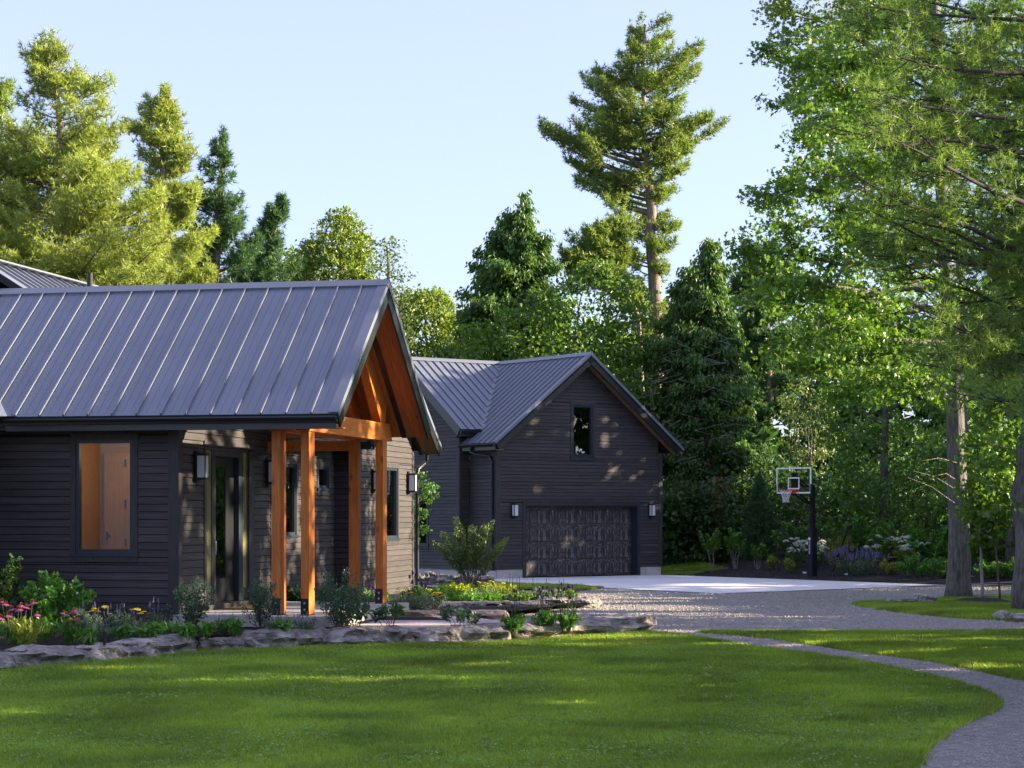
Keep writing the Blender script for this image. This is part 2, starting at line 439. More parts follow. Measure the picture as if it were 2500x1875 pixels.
def interp_prof(prof, y):
    P = sorted(prof)
    ys = [p[0] for p in P]
    return np.interp(y, ys, [p[1] for p in P]), np.interp(y, ys, [p[2] for p in P])

def trunk_mesh(gm, pts, r0, r1, k=10, mi=0, wob=0.03, flare=0.0):
    P = np.asarray(pts, float)
    t = np.linspace(0, 1, len(P)); tt = np.linspace(0, 1, 14)
    Q = np.stack([np.interp(tt, t, P[:, i]) for i in range(3)], 1)
    Q[1:, :2] += RNG.normal(size=(13, 2)) * wob
    rad = r0 + (r1 - r0) * tt
    if flare: rad = rad + flare * np.exp(-tt * 22)
    gm.tube(Q, rad, k, mi)

def conifer(name, label, Yd, trunk, prof, lm, bark='pinebark', limbs=120, per_m=16, nn=9, tl=0.17, tw=0.022, up=0.25, r0=0.25, r1=0.05,
            spread=0.9, depth=0.9, fill=0.3, tier=0, group=None, cat='pine tree', tufty=True, spray=(0.34, 0.13), ymin=None, gap=None):
    """trunk: photo points bottom->top; prof: (y, xl, xr) outline rows"""
    tp = [pxY(x, y, Yd) for x, y in trunk]
    base = tp[0].copy(); base.z = gf(base.x, base.y) - 0.1
    th = thing(name, label, cat, (base.x, base.y, base.z), 0, group)
    O = np.array(base)
    gt = G()
    P = [np.array(p) - O for p in tp]
    P[0] = np.zeros(3)
    trunk_mesh(gt, P, r0, r1, 10, 0, 0.04)
    ty = np.array([p[1] for p in trunk], float); tx = np.array([p[0] for p in trunk], float)
    o_ = np.argsort(ty)
    gl = G()
    y0 = min(p[0] for p in prof); y1 = max(p[0] for p in prof)
    ys = np.linspace(y0, y1, 60)
    xl, xr = interp_prof(prof, ys)
    wgt = (xr - xl) + 25; wgt = wgt / wgt.sum()
    for i in range(limbs):
        y = RNG.choice(ys, p=wgt) + RNG.uniform(-6, 6)
        if i < 16 and tufty: y = y0 + (y1 - y0) * 0.012 * i + RNG.uniform(0, 8)
        elif tier: y = y0 + (round((y - y0) / tier) + RNG.normal() * 0.24) * tier; y = max(y, y0 + 6)
        a, b = interp_prof(prof, y)
        cx = np.interp(y, ty[o_], tx[o_])
        az = RNG.uniform(0, 2 * math.pi) if RNG.random() < 0.5 else (RNG.normal() * 0.45 + (math.pi if RNG.random() < 0.5 else 0))
        ca, sa = math.cos(az), math.sin(az)
        rl = max(cx - a, 3) / F * Yd; rr = max(b - cx, 3) / F * Yd
        r = abs(ca) * (rr if ca > 0 else rl) + (1 - abs(ca)) * depth * 0.5 * (rl + rr)
        r *= RNG.uniform(0.62, 1.08) if (RNG.random() > fill or i < 16) else RNG.uniform(0.35, 0.8)
        r *= 1 + 0.16 * math.sin(y * 0.07 + 3 * az)
        zt = H - (y - 1250) / F * Yd
        k = up * RNG.uniform(0.5, 1.5)
        st = np.array([(cx - 1250) / F * Yd, Yd, zt - k * r]) - O
        dv = np.array([ca, sa, 0])
        ts = np.linspace(0, 1, 5)
        path = st + dv * (r * ts)[:, None] + np.array([0, 0, 1.0]) * (k * r * ts ** 1.4)[:, None]
        gt.tube(path, np.linspace(max(0.012, 0.022 * r), 0.006, 5), 4, 0, caps=False)
        nt_ = int(per_m * r + 10)
        t = RNG.uniform(0.22 if r > 1 else 0.0, 1.02, nt_) ** 0.8
        side = np.array([-sa, ca, 0])
        off = RNG.normal(size=nt_) * (0.10 + 0.16 * r * (1.15 - t)) * (1.0 if tufty else 0.6)
        C = st + dv * (r * t)[:, None] + np.array([0, 0, 1.0]) * (k * r * t ** 1.4)[:, None] + side * off[:, None]
        C[:, 2] += RNG.normal(size=nt_) * (0.13 if tufty else 0.07) + (0.10 if tufty else -0.12)
        if gap is not None:
            C = C[gap(C + O)]; nt_ = len(C)
        if nt_ == 0: continue
        if tufty:
            A = dv * 0.55 + np.array([0, 0, 0.75]) + unit(nt_) * 0.45
            tufts(gl, C, A, nn, tl, tw, spread, 0)
        else:
            m = 5
            Cr = np.repeat(C, m, 0) + RNG.normal(size=(nt_ * m, 3)) * 0.13
            D = np.array([0, 0, -0.75]) + dv * 0.45 + unit(nt_ * m) * 0.55
            leaves(gl, Cr, D, unit(nt_ * m) + dv * 0.6 + np.array([0, 0, .3]), RNG.uniform(0.6, 1.2, nt_ * m) * spray[0], spray[1], T_LEAF, 0)
    link('trunk', gt.mesh(name + '_trunk', MT[bark], True), th)
    link('crown', gl.mesh(name + '_crown', LF[lm]), th)
    return th

def broadleaf(name, label, Yd, trunk, prof, lm, clusters=260, per=16, cr=0.45, L=0.13, W=0.09, T=T_LEAF, bark='bark', r0=0.2, r1=0.04, depth=0.8,
              cat='tree', group=None, shell=0.45, droop=0.3, limbs=24, gap=None, dy=0.0, flare=0.0, wob=0.04):
    tp = [pxY(x, y, Yd) for x, y in trunk]
    base = tp[0].copy(); base.z = gf(base.x, base.y) - 0.1
    th = thing(name, label, cat, (base.x, base.y, base.z), 0, group)
    O = np.array(base)
    gt = G(); P = [np.array(p) - O for p in tp]; P[0] = np.zeros(3)
    trunk_mesh(gt, P, r0, r1, 14, 0, wob, flare)
    gl = G()
    y0 = min(p[0] for p in prof); y1 = max(p[0] for p in prof)
    ys = np.linspace(y0, y1, 80)
    xl, xr = interp_prof(prof, ys)
    wgt = (xr - xl) + 8; wgt = wgt / wgt.sum()
    y = RNG.choice(ys, p=wgt, size=clusters) + RNG.uniform(-6, 6, clusters)
    a, b = interp_prof(prof, y)
    c = 0.5 * (a + b); hw = 0.5 * (b - a) / F * Yd
    rad = RNG.uniform(shell, 1.0, clusters) ** 0.7
    az = RNG.uniform(0, 2 * math.pi, clusters)
    dm = np.median(hw) * depth
    X = (c - 1250) / F * Yd + hw * rad * np.cos(az)
    Yc = Yd + dy + np.minimum(hw * depth, dm * 1.3) * rad * np.sin(az)
    Z = H - (y - 1250) / F * Yd
    C = np.stack([X, Yc, Z], 1)
    if gap is not None: C = C[gap(C)]
    C = C - O
    n = len(C)
    # limbs to some of the clusters
    for i in RNG.choice(n, min(limbs, n), replace=False):
        e = C[i]
        zt = max(P[-1][2] * 0.25, min(e[2] - 0.35 * math.hypot(e[0] - 0, e[1]), P[-1][2]))
        f_ = zt / max(P[-1][2], 1e-3)
        s0 = P[0] + (P[-1] - P[0]) * f_
        ts = np.linspace(0, 1, 6)
        path = s0 + (e - s0) * ts[:, None]
        path[:, 2] += 0.12 * np.linalg.norm(e - s0) * np.sin(ts * math.pi) * RNG.uniform(-0.3, 1)
        path[1:-1] += RNG.normal(size=(4, 3)) * 0.05 * np.linalg.norm(e - s0) * 0.4
        ln = np.linalg.norm(e - s0)
        gt.tube(path, np.linspace(max(0.02, 0.016 * ln), 0.007, 6), 5, 0, caps=False)
    m = per
    sz = RNG.uniform(0.6, 1.25, n)
    Cr = np.repeat(C, m, 0) + unit(n * m) * (RNG.uniform(0.15, 1, n * m) ** 0.5 * np.repeat(sz, m) * cr)[:, None] * np.array([1.15, 1.15, 0.62])
    D = unit(n * m) * 0.9 + np.array([0, 0, -droop])
    Nn = unit(n * m) * 0.75 + np.array([0, 0, 0.7])
    s = RNG.uniform(0.7, 1.2, n * m)
    leaves(gl, Cr, D, Nn, L * s, W * s, T, 0)
    link('trunk', gt.mesh(name + '_trunk', MT[bark], True), th)
    link('crown', gl.mesh(name + '_crown', LF[lm]), th)
    return th

def shrub(name, label, base, w, h, lm, n=900, L=0.06, W=0.04, T=T_LEAF, stems=10, d=None, top=0.75, group=None, cat='shrub', lift=0.12, droop=0.0,
          stem_m='twig', clump=None, flowers=None, upright=False):
    """bushy plant: stems fan out of the base, leaves along their outer part"""
    d = d or w
    th = thing(name, label, cat, tuple(base), RNG.uniform(0, 6.28), group)
    gs = G(); gl = G()
    k = stems
    per = max(4, n // k)
    tips = []
    for i in range(k):
        az = 2 * math.pi * (i + RNG.uniform(-0.4, 0.4)) / k
        rr = RNG.uniform(0.25, 1.0) ** 0.7
        tip = np.array([math.cos(az) * w * 0.5 * rr, math.sin(az) * d * 0.5 * rr, h * (1 - (1 - top) * rr ** 2 * 1.4) * RNG.uniform(0.82, 1.04)])
        tips.append(tip)
        ts = np.linspace(0, 1, 6)
        b0 = np.array([math.cos(az), math.sin(az), 0]) * w * 0.05
        path = b0 + (tip - b0) * (ts[:, None] ** np.array([[1.35, 1.35, 0.85]]))
        path[1:-1] += RNG.normal(size=(4, 3)) * 0.02 * h
        gs.tube(path, np.linspace(0.006 + 0.004 * h, 0.002, 6), 4, 0, caps=False)
        t = RNG.uniform(lift, 1.03, per) ** (0.7 if not upright else 0.9)
        C = np.stack([np.interp(t, ts, path[:, j]) for j in range(3)], 1)
        sp = (0.05 + 0.13 * w * t * (1.2 - t))
        C += unit(per) * sp[:, None] * (0.7 if not upright else 0.35)
        C[:, 2] = np.maximum(C[:, 2], 0.01)
        out = np.array([math.cos(az), math.sin(az), 0.0])
        D = unit(per) * 0.8 + out * 0.5 + np.array([0, 0, 0.25 - droop]) + (np.array([0, 0, 0.9]) if upright else 0)
        Nn = unit(per) * 0.6 + np.array([0, 0, 0.8]) - out * 0.1
        s = RNG.uniform(0.65, 1.2, per)
        leaves(gl, C, D, Nn, L * s, W * s, T, 0)
    link('stems', gs.mesh(name + '_stems', MT[stem_m]), th)
    link('foliage', gl.mesh(name + '_foliage', LF[lm]), th)
    if flowers:
        flowers(th, np.array(tips))
    return th

# flower heads: one mesh of each kind, copied as parts
def spike_mesh(name, lm, ln, r, n=70):
    q = G()
    t = RNG.uniform(0, 1, n); az = RNG.uniform(0, 6.283, n)
    rr = r * (1 - 0.55 * t) * RNG.uniform(0.6, 1.1, n)
    C = np.stack([np.cos(az) * rr, np.sin(az) * rr, t * ln], 1)
    leaves(q, C, unit(n) + np.stack([np.cos(az), np.sin(az), 0.4 + 0 * az], 1), unit(n), r * 1.1, r * 0.9, T_LEAF, 0)
    return q.mesh(name, LF[lm])

def umbel_mesh(name, lm, r, n=60, dome=0.25):
    q = G()
    az = RNG.uniform(0, 6.283, n); rr = r * np.sqrt(RNG.uniform(0, 1, n))
    C = np.stack([np.cos(az) * rr, np.sin(az) * rr, dome * r * (1 - (rr / r) ** 2)], 1)
    leaves(q, C, unit(n) * np.array([1, 1, .3]), unit(n) * 0.4 + np.array([0, 0, 1.0]), r * 0.42, r * 0.36, T_LEAF, 0)
    return q.mesh(name, LF[lm])

def cone_mesh():
    q = G(); n = 15
    az = np.arange(n) * 2 * math.pi / n
    out = np.stack([np.cos(az), np.sin(az), np.full(n, -0.55)], 1)
    leaves(q, out * 0.035, out, np.stack([np.cos(az), np.sin(az), np.full(n, 1.2)], 1), 0.052, 0.019, T_LEAF, 0)
    m = 60
    v = unit(m); v[:, 2] = np.abs(v[:, 2])
    leaves(q, v * np.array([0.02, 0.02, 0.026]), v, unit(m), 0.014, 0.01, T_LEAF, 1)
    return q.mesh('coneflower_head', [LF['pink'], LF['cone']])

FLOWER = {
    'betony': spike_mesh('betony_spike', 'purple', 0.085, 0.026),
    'lav': spike_mesh('catmint_spike', 'lav', 0.16, 0.018, 60),
    'yarrow': umbel_mesh('yarrow_head', 'yellow', 0.05),
    'yarrowpale': umbel_mesh('pale_yarrow_head', 'yellow', 0.06),
    'white': umbel_mesh('white_flower_cluster', 'whitef', 0.07, 50, 0.6),
    'cone': cone_mesh(),
}

def heads(th, kindname, pts, stem0=None, sm='stem', scale=1.0, r=0.0035):
    """flower heads on thin stems; pts local to the thing"""
    q = G()
    for p in pts:
        b = np.array([p[0] * 0.55, p[1] * 0.55, 0.0 if stem0 is None else stem0])
        mid = (b + p) / 2 + RNG.normal(size=3) * 0.012
        q.tube([b, mid, p], [r, r, r * 0.7], 4, 0, caps=False)
        o = link('flower_head', FLOWER[kindname], th, tuple(p), (RNG.normal() * 0.15, RNG.normal() * 0.15, RNG.uniform(0, 6.28)))
        s = scale * RNG.uniform(0.8, 1.2); o.scale = (s, s, s)
    link('flower_stalks', q.mesh('flower_stalks', MT[sm]), th)

# boulders
def rock(name, label, size, loc, rotz=0.0, mat='stone', group=None, seed=0, parent=None, flat=0.0):
    rr = np.random.default_rng(seed + 11)
    nx, nt_ = 26, 16
    sx, sy, sz = size
    q = G()
    u = np.linspace(-1, 1, nx)
    an = np.arange(nt_) * 2 * math.pi / nt_
    ph = rr.uniform(0, 6.28, 12); fr = rr.uniform(0.8, 4.5, 12)
    V = []
    for i, x in enumerate(u):
        e = (1 - abs(x) ** 4.5) ** 0.5 * 0.97 + 0.03
        for a in an:
            c, s = math.cos(a), math.sin(a)
            # squarish cross-section with a flat broken top
            p = 4.5
            rad = 1.0 / ((abs(c) ** p + abs(s) ** p) ** (1 / p))
            w = 1 + 0.12 * math.sin(fr[0] * x * 2 + ph[0] + 2 * c) + 0.09 * math.sin(fr[1] * x * 3 + ph[1] + 3 * s) + 0.07 * math.sin(fr[2] * x * 5 + ph[2] + 5 * a)
            w2 = 1 + 0.13 * math.sin(fr[3] * x * 1.5 + ph[3]) + 0.08 * math.sin(fr[4] * x * 4 + ph[4]) + rr.normal() * 0.035
            yy = c * rad * sy * 0.5 * e * w
            zz = s * rad * sz * 0.5 * e ** 0.6 * w2
            # layered ledges on the face
            zz += 0.045 * sz * math.sin(zz / sz * 22 + ph[5])
            yy *= 1 + 0.15 * math.sin(zz / sz * 11 + ph[6] + x * 2)
            V.append((x * sx * 0.5 * (1 + 0.04 * math.sin(3 * a + ph[7])), yy + rr.normal() * 0.013 * sy, zz + rr.normal() * 0.012 * sz))
    idx = np.arange(nx * nt_).reshape(nx, nt_)
    a = idx[:-1]; b = idx[1:]
    q.add(V, np.stack([a, b, np.roll(b, -1, 1), np.roll(a, -1, 1)], -1).reshape(-1, 4))
    q.f.append(np.asarray([idx[0]])); q.m.append(0)
    q.f.append(np.asarray([idx[-1][::-1]])); q.m.append(0)
    me = q.mesh(name, MT[mat])
    o = link(name, me, parent, loc, rotz)
    if label: tag(o, label, 'stone' if mat != 'log' else 'log', group)
    return o
# ------------------------------------------------------------------ ground
def gp(x, y, dz=0.0):
    z = 0.1
    for _ in range(12):
        p = pxZ(x, y, z)
        z = gf(p.x, p.y) + dz
    return pxZ(x, y, z)

def smooth_poly(P, n=5):
    P = [np.array(p[:2], float) for p in P]; out = []
    k = len(P)
    for i in range(k):
        a, b, c, d = P[i - 1], P[i], P[(i + 1) % k], P[(i + 2) % k]
        for t in np.linspace(0, 1, n, endpoint=False):
            out.append(0.5 * ((2 * b) + (c - a) * t + (2 * a - 5 * b + 4 * c - d) * t * t + (3 * b - a - 3 * c + d) * t ** 3))
    return out

def inside(poly, X, Y):
    P = np.asarray(poly, float); r = np.zeros(len(X), bool)
    x0, y0 = P[:, 0], P[:, 1]; x1, y1 = np.roll(x0, -1), np.roll(y0, -1)
    for a, b, c, d in zip(x0, y0, x1, y1):
        if b == d: continue
        cond = ((b > Y) != (d > Y)) & (X < (c - a) * (Y - b) / (d - b) + a)
        r ^= cond
    return r

def sheet(name, poly, mat, off, step=1.0, hf=None, k='structure', parent=None):
    poly = [tuple(p[:2]) for p in poly]
    P = np.asarray(poly)
    xs = np.arange(P[:, 0].min(), P[:, 0].max(), step); ys = np.arange(P[:, 1].min(), P[:, 1].max(), step)
    X, Y = np.meshgrid(xs, ys); X = X.ravel() + 0.013; Y = Y.ravel() + 0.017
    m = inside(P, X, Y)
    pts = [Vector(p) for p in poly] + [Vector((a, b)) for a, b in zip(X[m], Y[m])]
    ed = [(i, (i + 1) % len(poly)) for i in range(len(poly))]
    vs, _, fs, _, _, _ = delaunay_2d_cdt(pts, ed, [], 1, 1e-4)
    A = np.array([(v.x, v.y) for v in vs])
    Z = (g(A[:, 0], A[:, 1]) if hf is None else hf(A[:, 0], A[:, 1])) + off
    q = G(); q.polys(np.column_stack([A, Z]), [tuple(f) for f in fs])
    me = q.mesh(name, mat, True)
    o = link(name, me, parent)
    if k: o['kind'] = k
    return o

# the ground reaches the horizon
q = G()
xs = np.concatenate([[-900, -400, -200, -120], np.arange(-70, 71, 3.5), [120, 200, 400, 900]])
ys = np.concatenate([[-40, 0], np.arange(8, 130, 3.0), [160, 220, 400, 1200]])
X, Y = np.meshgrid(xs, ys)
Z = g(X, Y) - 0.05
idx = np.arange(X.size).reshape(X.shape)
q.add(np.stack([X.ravel(), Y.ravel(), Z.ravel()], 1), np.stack([idx[:-1, :-1], idx[:-1, 1:], idx[1:, 1:], idx[1:, :-1]], -1).reshape(-1, 4))
kind(link('ground', q.mesh('ground', MT['soil'], True)), 'structure')

sheet('gravel_drive', [(-14, 12), (60, 12), (60, 62), (26, 63.2), (13.6, 65.2), (6.2, 75.2), (-4, 74), (-12, 66)], MT['gravel'], 0.0, 1.0)

# main lawn, the wedge beyond the lane, the island under the trees, the strip by the garage
L1 = [gp(x, y) for x, y in [(-700, 1700), (-60, 1630), (237, 1612), (500, 1586), (820, 1572), (1250, 1560), (1420, 1556), (1555, 1546), (1679, 1557), (1815, 1580), (1984, 1602), (2154, 1631),
      (2310, 1666), (2400, 1697), (2428, 1720), (2395, 1746), (2325, 1774), (2266, 1817), (2215, 1890), (2100, 2100), (0, 2200), (-800, 2000)]]
L1 = smooth_poly(L1, 4)
L2 = smooth_poly([gp(x, y) for x, y in [(1715, 1545), (1850, 1545), (2150, 1545), (2465, 1543), (2800, 1540), (3000, 1590), (2900, 1700), (2640, 1684), (2436, 1648), (2267, 1614), (2097, 1592), (1928, 1566), (1790, 1551)]], 4)
L3 = smooth_poly([gp(x, y) for x, y in [(2090, 1476), (2140, 1470), (2230, 1466), (2330, 1462), (2460, 1456), (2700, 1452), (3000, 1470), (2800, 1515), (2560, 1522), (2436, 1515), (2320, 1508), (2210, 1497), (2140, 1487)]], 4)
L4 = [(5.65, 75.9), (6.6, 74.9), (8.2, 77.4), (7.6, 80.5), (5.2, 80.5)]
L5 = [gp(x, y) for x, y in [(1080, 1438), (1250, 1441), (1420, 1443), (1470, 1437), (1400, 1430), (1250, 1426), (1080, 1424)]]
lawn = []
for i, P in enumerate((L1, L2, L3, L4, L5)):
    lawn.append(sheet('lawn', P, MT['turf'], 0.028 + (0.0 if i < 3 else 0.01), 0.7))

# concrete court in front of the garage
court = [(-1.15, 70.9), (-0.6, 68.6), (2.2, 63.6), (5.95, 58.3), (13.9, 65.0), (5.6, 75.55), (5.0, 75.3)]
sheet('driveway_court', court, MT['concrete'], 0.02, 2.0)

def zbed(x, y):
    """raised beds beside the house"""
    x = np.asarray(x, float); y = np.asarray(y, float)
    b = 0.37 + 0.03 * np.sin(x * 2.1) * np.sin(y * 1.7 + x) + 0.06 * sstep(30, 35, y) - 0.13 * sstep(-3.2, -2.3, x) - 0.10 * sstep(-0.8, 0.6, x)
    return np.where(y < 37, b, 0.43 - 0.30 * sstep(38.5, 52, y))

CR, SB = math.cos(math.atan(0.21)), math.sin(math.atan(0.21))
C0 = Vector((-5.687, 34.5, 0))
def hw(u, v, z=0.0):
    return Vector((C0.x + u * CR + v * SB, C0.y - u * SB + v * CR, z))

SL = [gp(x, y) for x, y in [(-400, 1668), (-60, 1642), (0, 1638), (237, 1621), (373, 1610), (497, 1593), (638, 1588), (814, 1580), (927, 1578), (1045, 1573), (1250, 1568), (1400, 1562), (1500, 1548)]]
bed1 = [(p.x, p.y + 0.22) for p in SL] + [(1.2, 36.4), (-0.3, 36.2)] + [tuple(hw(2.9, 4.4)[:2]), tuple(hw(0.3, 1.0)[:2]), tuple(hw(-8, 0.6)[:2])]
sheet('mulch_bed', bed1, MT['mulch'], 0.0, 0.5, zbed)
bed2 = [tuple(hw(-0.8, 5.2)[:2]), tuple(hw(2.2, 4.6)[:2]), (-1.2, 38.9), (0.2, 39.9), (1.2, 46.5), (2.0, 49.2), (2.1, 51.5), (1.2, 54.5), (-0.5, 58.5), (-3.8, 62), (-6, 58)]
sheet('mulch_bed', bed2, MT['mulch'], 0.0, 0.7, zbed)
ce = lambda t, o: (5.5 + 0.627 * t + WX * o, 75.6 - 0.779 * t + WY * o)
bed3 = [ce(0.6, 0.15), ce(4, 0.12), ce(9, 0.12), ce(13.4, 0.15), (18, 63.4), (30, 62.5), (30, 72), ce(9, 9), ce(0, 7), (8.6, 80.5), (8.4, 77.5)]
sheet('mulch_bed', bed3, MT['mulch'], 0.03, 0.8)

# stamped concrete walk from the drive to the porch
def zwalk(x, y): return 0.385 - 0.19 * sstep(-1.2, 1.0, np.asarray(x, float))
walk = [(-2.95, 34.5), (-2.2, 34.4), (-1.0, 34.6), (-0.1, 34.95), (0.6, 35.9), (0.75, 37.8), (0.1, 38.6), (-1.6, 38.5), (-2.7, 38.1)]
sheet('walkway', smooth_poly(walk, 4), MT['stamp'], 0.0, 0.5, zwalk)
sheet('walkway', [tuple(hw(0.1, 0.2)[:2]), tuple(hw(2.7, 0.2)[:2]), tuple(hw(2.7, 4.2)[:2]), tuple(hw(0.1, 4.2)[:2])], MT['stamp'], -0.01, 1.0, zwalk)

# grass blades, clover
def scatter(poly, dens, box=None):
    P = np.asarray([p[:2] for p in poly])
    x0, x1, y0, y1 = P[:, 0].min(), P[:, 0].max(), P[:, 1].min(), P[:, 1].max()
    if box: x0, x1, y0, y1 = max(x0, box[0]), min(x1, box[1]), max(y0, box[2]), min(y1, box[3])
    n = int((x1 - x0) * (y1 - y0) * dens)
    X = RNG.uniform(x0, x1, n); Y = RNG.uniform(y0, y1, n)
    m = inside(P, X, Y) & (np.abs(X) < Y * 0.262 + 0.6)
    return X[m], Y[m]

def noise2(X, Y, s, seed=0):
    r = np.random.default_rng(seed); v = np.zeros(len(X))
    for i in range(7):
        a = r.uniform(0, 6.28); f = s * r.uniform(0.5, 2.2)
        v += np.sin((X * math.cos(a) + Y * math.sin(a)) * f + r.uniform(0, 6.28))
    return v / 3.5

def blades(q, X, Y, hgt, w, z0=0.02):
    n = len(X)
    Z = g(X, Y) + z0
    a = RNG.uniform(0, 6.283, n); h = hgt * RNG.uniform(0.5, 1.2, n) * (1 + 0.25 * noise2(X, Y, 2.0, 3))
    sx, sy = np.cos(a) * w * 0.5, np.sin(a) * w * 0.5
    lx = RNG.normal(size=n) * h * 0.45; ly = RNG.normal(size=n) * h * 0.45
    V = np.stack([np.stack([X - sx, Y - sy, Z], 1), np.stack([X + sx, Y + sy, Z], 1), np.stack([X + lx, Y + ly, Z + h], 1)], 1)
    q.add(V.reshape(-1, 3), np.arange(n * 3).reshape(n, 3))

def grass_object(name, pts, n_bl, rad, hgt, w):
    """one stuff object: a small tuft of blades and the points it stands on, instanced by geometry nodes"""
    q = G()
    r = rad * np.sqrt(RNG.uniform(0, 1, n_bl)); a = RNG.uniform(0, 6.283, n_bl)
    X, Y = r * np.cos(a), r * np.sin(a)
    b = RNG.uniform(0, 6.283, n_bl); h = hgt * RNG.uniform(0.45, 1.25, n_bl)
    sx, sy = np.cos(b) * w * 0.5, np.sin(b) * w * 0.5
    lx, ly = RNG.normal(size=n_bl) * h * 0.45, RNG.normal(size=n_bl) * h * 0.45
    Z = np.zeros(n_bl)
    V = np.stack([np.stack([X - sx, Y - sy, Z], 1), np.stack([X + sx, Y + sy, Z], 1), np.stack([X + lx, Y + ly, h], 1)], 1).reshape(-1, 3)
    me = bpy.data.meshes.new(name)
    nv = len(V)
    me.from_pydata(np.vstack([V, pts]).tolist(), [], np.arange(nv).reshape(-1, 3).tolist())
    me.materials.append(LF['grass'])
    at = me.attributes.new('spot', 'BOOLEAN', 'POINT')
    at.data.foreach_set('value', np.concatenate([np.zeros(nv, bool), np.ones(len(pts), bool)]))
    o = link(name, me)
    ng = bpy.data.node_groups.new(name + '_scatter', 'GeometryNodeTree')
    ng.interface.new_socket('Geometry', in_out='INPUT', socket_type='NodeSocketGeometry')
    ng.interface.new_socket('Geometry', in_out='OUTPUT', socket_type='NodeSocketGeometry')
    gi = ng.nodes.new('NodeGroupInput'); go = ng.nodes.new('NodeGroupOutput')
    na = ng.nodes.new('GeometryNodeInputNamedAttribute'); na.data_type = 'BOOLEAN'; na.inputs['Name'].default_value = 'spot'
    se = ng.nodes.new('GeometryNodeSeparateGeometry'); se.domain = 'POINT'
    ip = ng.nodes.new('GeometryNodeInstanceOnPoints')
    rv = ng.nodes.new('FunctionNodeRandomValue'); rv.data_type = 'FLOAT_VECTOR'
    rv.inputs[0].default_value = (0, 0, 0); rv.inputs[1].default_value = (0.05, 0.05, 6.283)
    r2 = ng.nodes.new('FunctionNodeRandomValue'); r2.data_type = 'FLOAT'
    r2.inputs[2].default_value = 0.55; r2.inputs[3].default_value = 1.45; r2.inputs['Seed'].default_value = 4
    l = ng.links.new
    l(gi.outputs[0], se.inputs[0]); l(na.outputs[0], se.inputs['Selection'])
    l(se.outputs[0], ip.inputs['Points']); l(se.outputs[1], ip.inputs['Instance'])
    l(rv.outputs[0], ip.inputs['Rotation']); l(r2.outputs[1], ip.inputs['Scale'])
    l(ip.outputs[0], go.inputs[0])
    md = o.modifiers.new('scatter', 'NODES'); md.node_group = ng
    return kind(o, 'stuff')

def spots(P, dens, box=None):
    X, Y = scatter(P, dens, box)
    return np.stack([X, Y, g(X, Y) + 0.02], 1)
grass_object('grass', np.vstack([spots(L1, 330, (-14, 14, 15, 24))]), 26, 0.05, 0.042, 0.0065)
grass_object('grass', np.vstack([spots(L1, 210, (-14, 14, 24, 38)), spots(L2, 200, (-14, 20, 24, 52))]), 26, 0.06, 0.050, 0.010)
def rim(P, n, w):
    P = np.asarray([p[:2] for p in P]); d = np.linalg.norm(np.roll(P, -1, 0) - P, axis=1); c = np.concatenate([[0], np.cumsum(d)])
    s = RNG.uniform(0, c[-1], int(c[-1] * n)); i = np.clip(np.searchsorted(c, s) - 1, 0, len(P) - 1)
    t = (s - c[i]) / d[i]; Q = P[i] + (np.roll(P, -1, 0)[i] - P[i]) * t[:, None]
    Q = Q + RNG.normal(size=Q.shape) * w * (0.6 + 0.5 * np.abs(noise2(Q[:, 0], Q[:, 1], 3.0, 8)))[:, None]
    m = np.abs(Q[:, 0]) < Q[:, 1] * 0.262 + 0.6
    Q = Q[m]; return np.stack([Q[:, 0], Q[:, 1], g(Q[:, 0], Q[:, 1]) + 0.004], 1)
grass_object('grass', np.vstack([rim(L1, 60, 0.03), rim(L2, 60, 0.03), rim(L3, 45, 0.05)]), 16, 0.06, 0.050, 0.010)
grass_object('grass', np.vstack([spots(L3, 120, (-14, 20, 40, 60)), spots(L4, 90), spots(L5, 90)]), 26, 0.09, 0.055, 0.017)
q = G()
X, Y = scatter(L1, 75, (-14, 14, 15, 37))
m = noise2(X, Y, 1.6, 5) > 0.05
X, Y = X[m], Y[m]
k = 3
Xr = np.repeat(X, k) + RNG.normal(size=len(X) * k) * 0.012; Yr = np.repeat(Y, k) + RNG.normal(size=len(X) * k) * 0.012
Cc = np.stack([Xr, Yr, g(Xr, Yr) + RNG.uniform(0.045, 0.075, len(Xr))], 1)
leaves(q, Cc, unit(len(Cc)) * np.array([1, 1, .2]), unit(len(Cc)) * 0.4 + np.array([0, 0, 1.0]), 0.030, 0.030, T_LEAF)
kind(link('clover', q.mesh('clover', LF['clover'])), 'stuff')

# loose stone on the drive, chips on the beds
OCT_V = np.array([(1, 0, 0), (-1, 0, 0), (0, 1, 0), (0, -1, 0), (0, 0, 1), (0, 0, -1)], float)
OCT_F = np.array([(0, 2, 4), (2, 1, 4), (1, 3, 4), (3, 0, 4)])
def pebbles(q, X, Y, size, zf, flat=0.6):
    n = len(X); s = size * RNG.uniform(0.5, 1.3, n)
    V = OCT_V[None] * RNG.uniform(0.6, 1.2, (n, 6, 1)) * s[:, None, None]
    a = RNG.uniform(0, 6.283, n); c, d = np.cos(a)[:, None], np.sin(a)[:, None]
    Vx = V[:, :, 0] * c - V[:, :, 1] * d; Vy = V[:, :, 0] * d + V[:, :, 1] * c
    Z = zf(X, Y)
    W = np.stack([Vx + X[:, None], Vy + Y[:, None], V[:, :, 2] * flat + Z[:, None] + 0.2 * s[:, None]], -1)
    q.add(W.reshape(-1, 3), (OCT_F[None] + (np.arange(n) * 6)[:, None, None]).reshape(-1, 3))

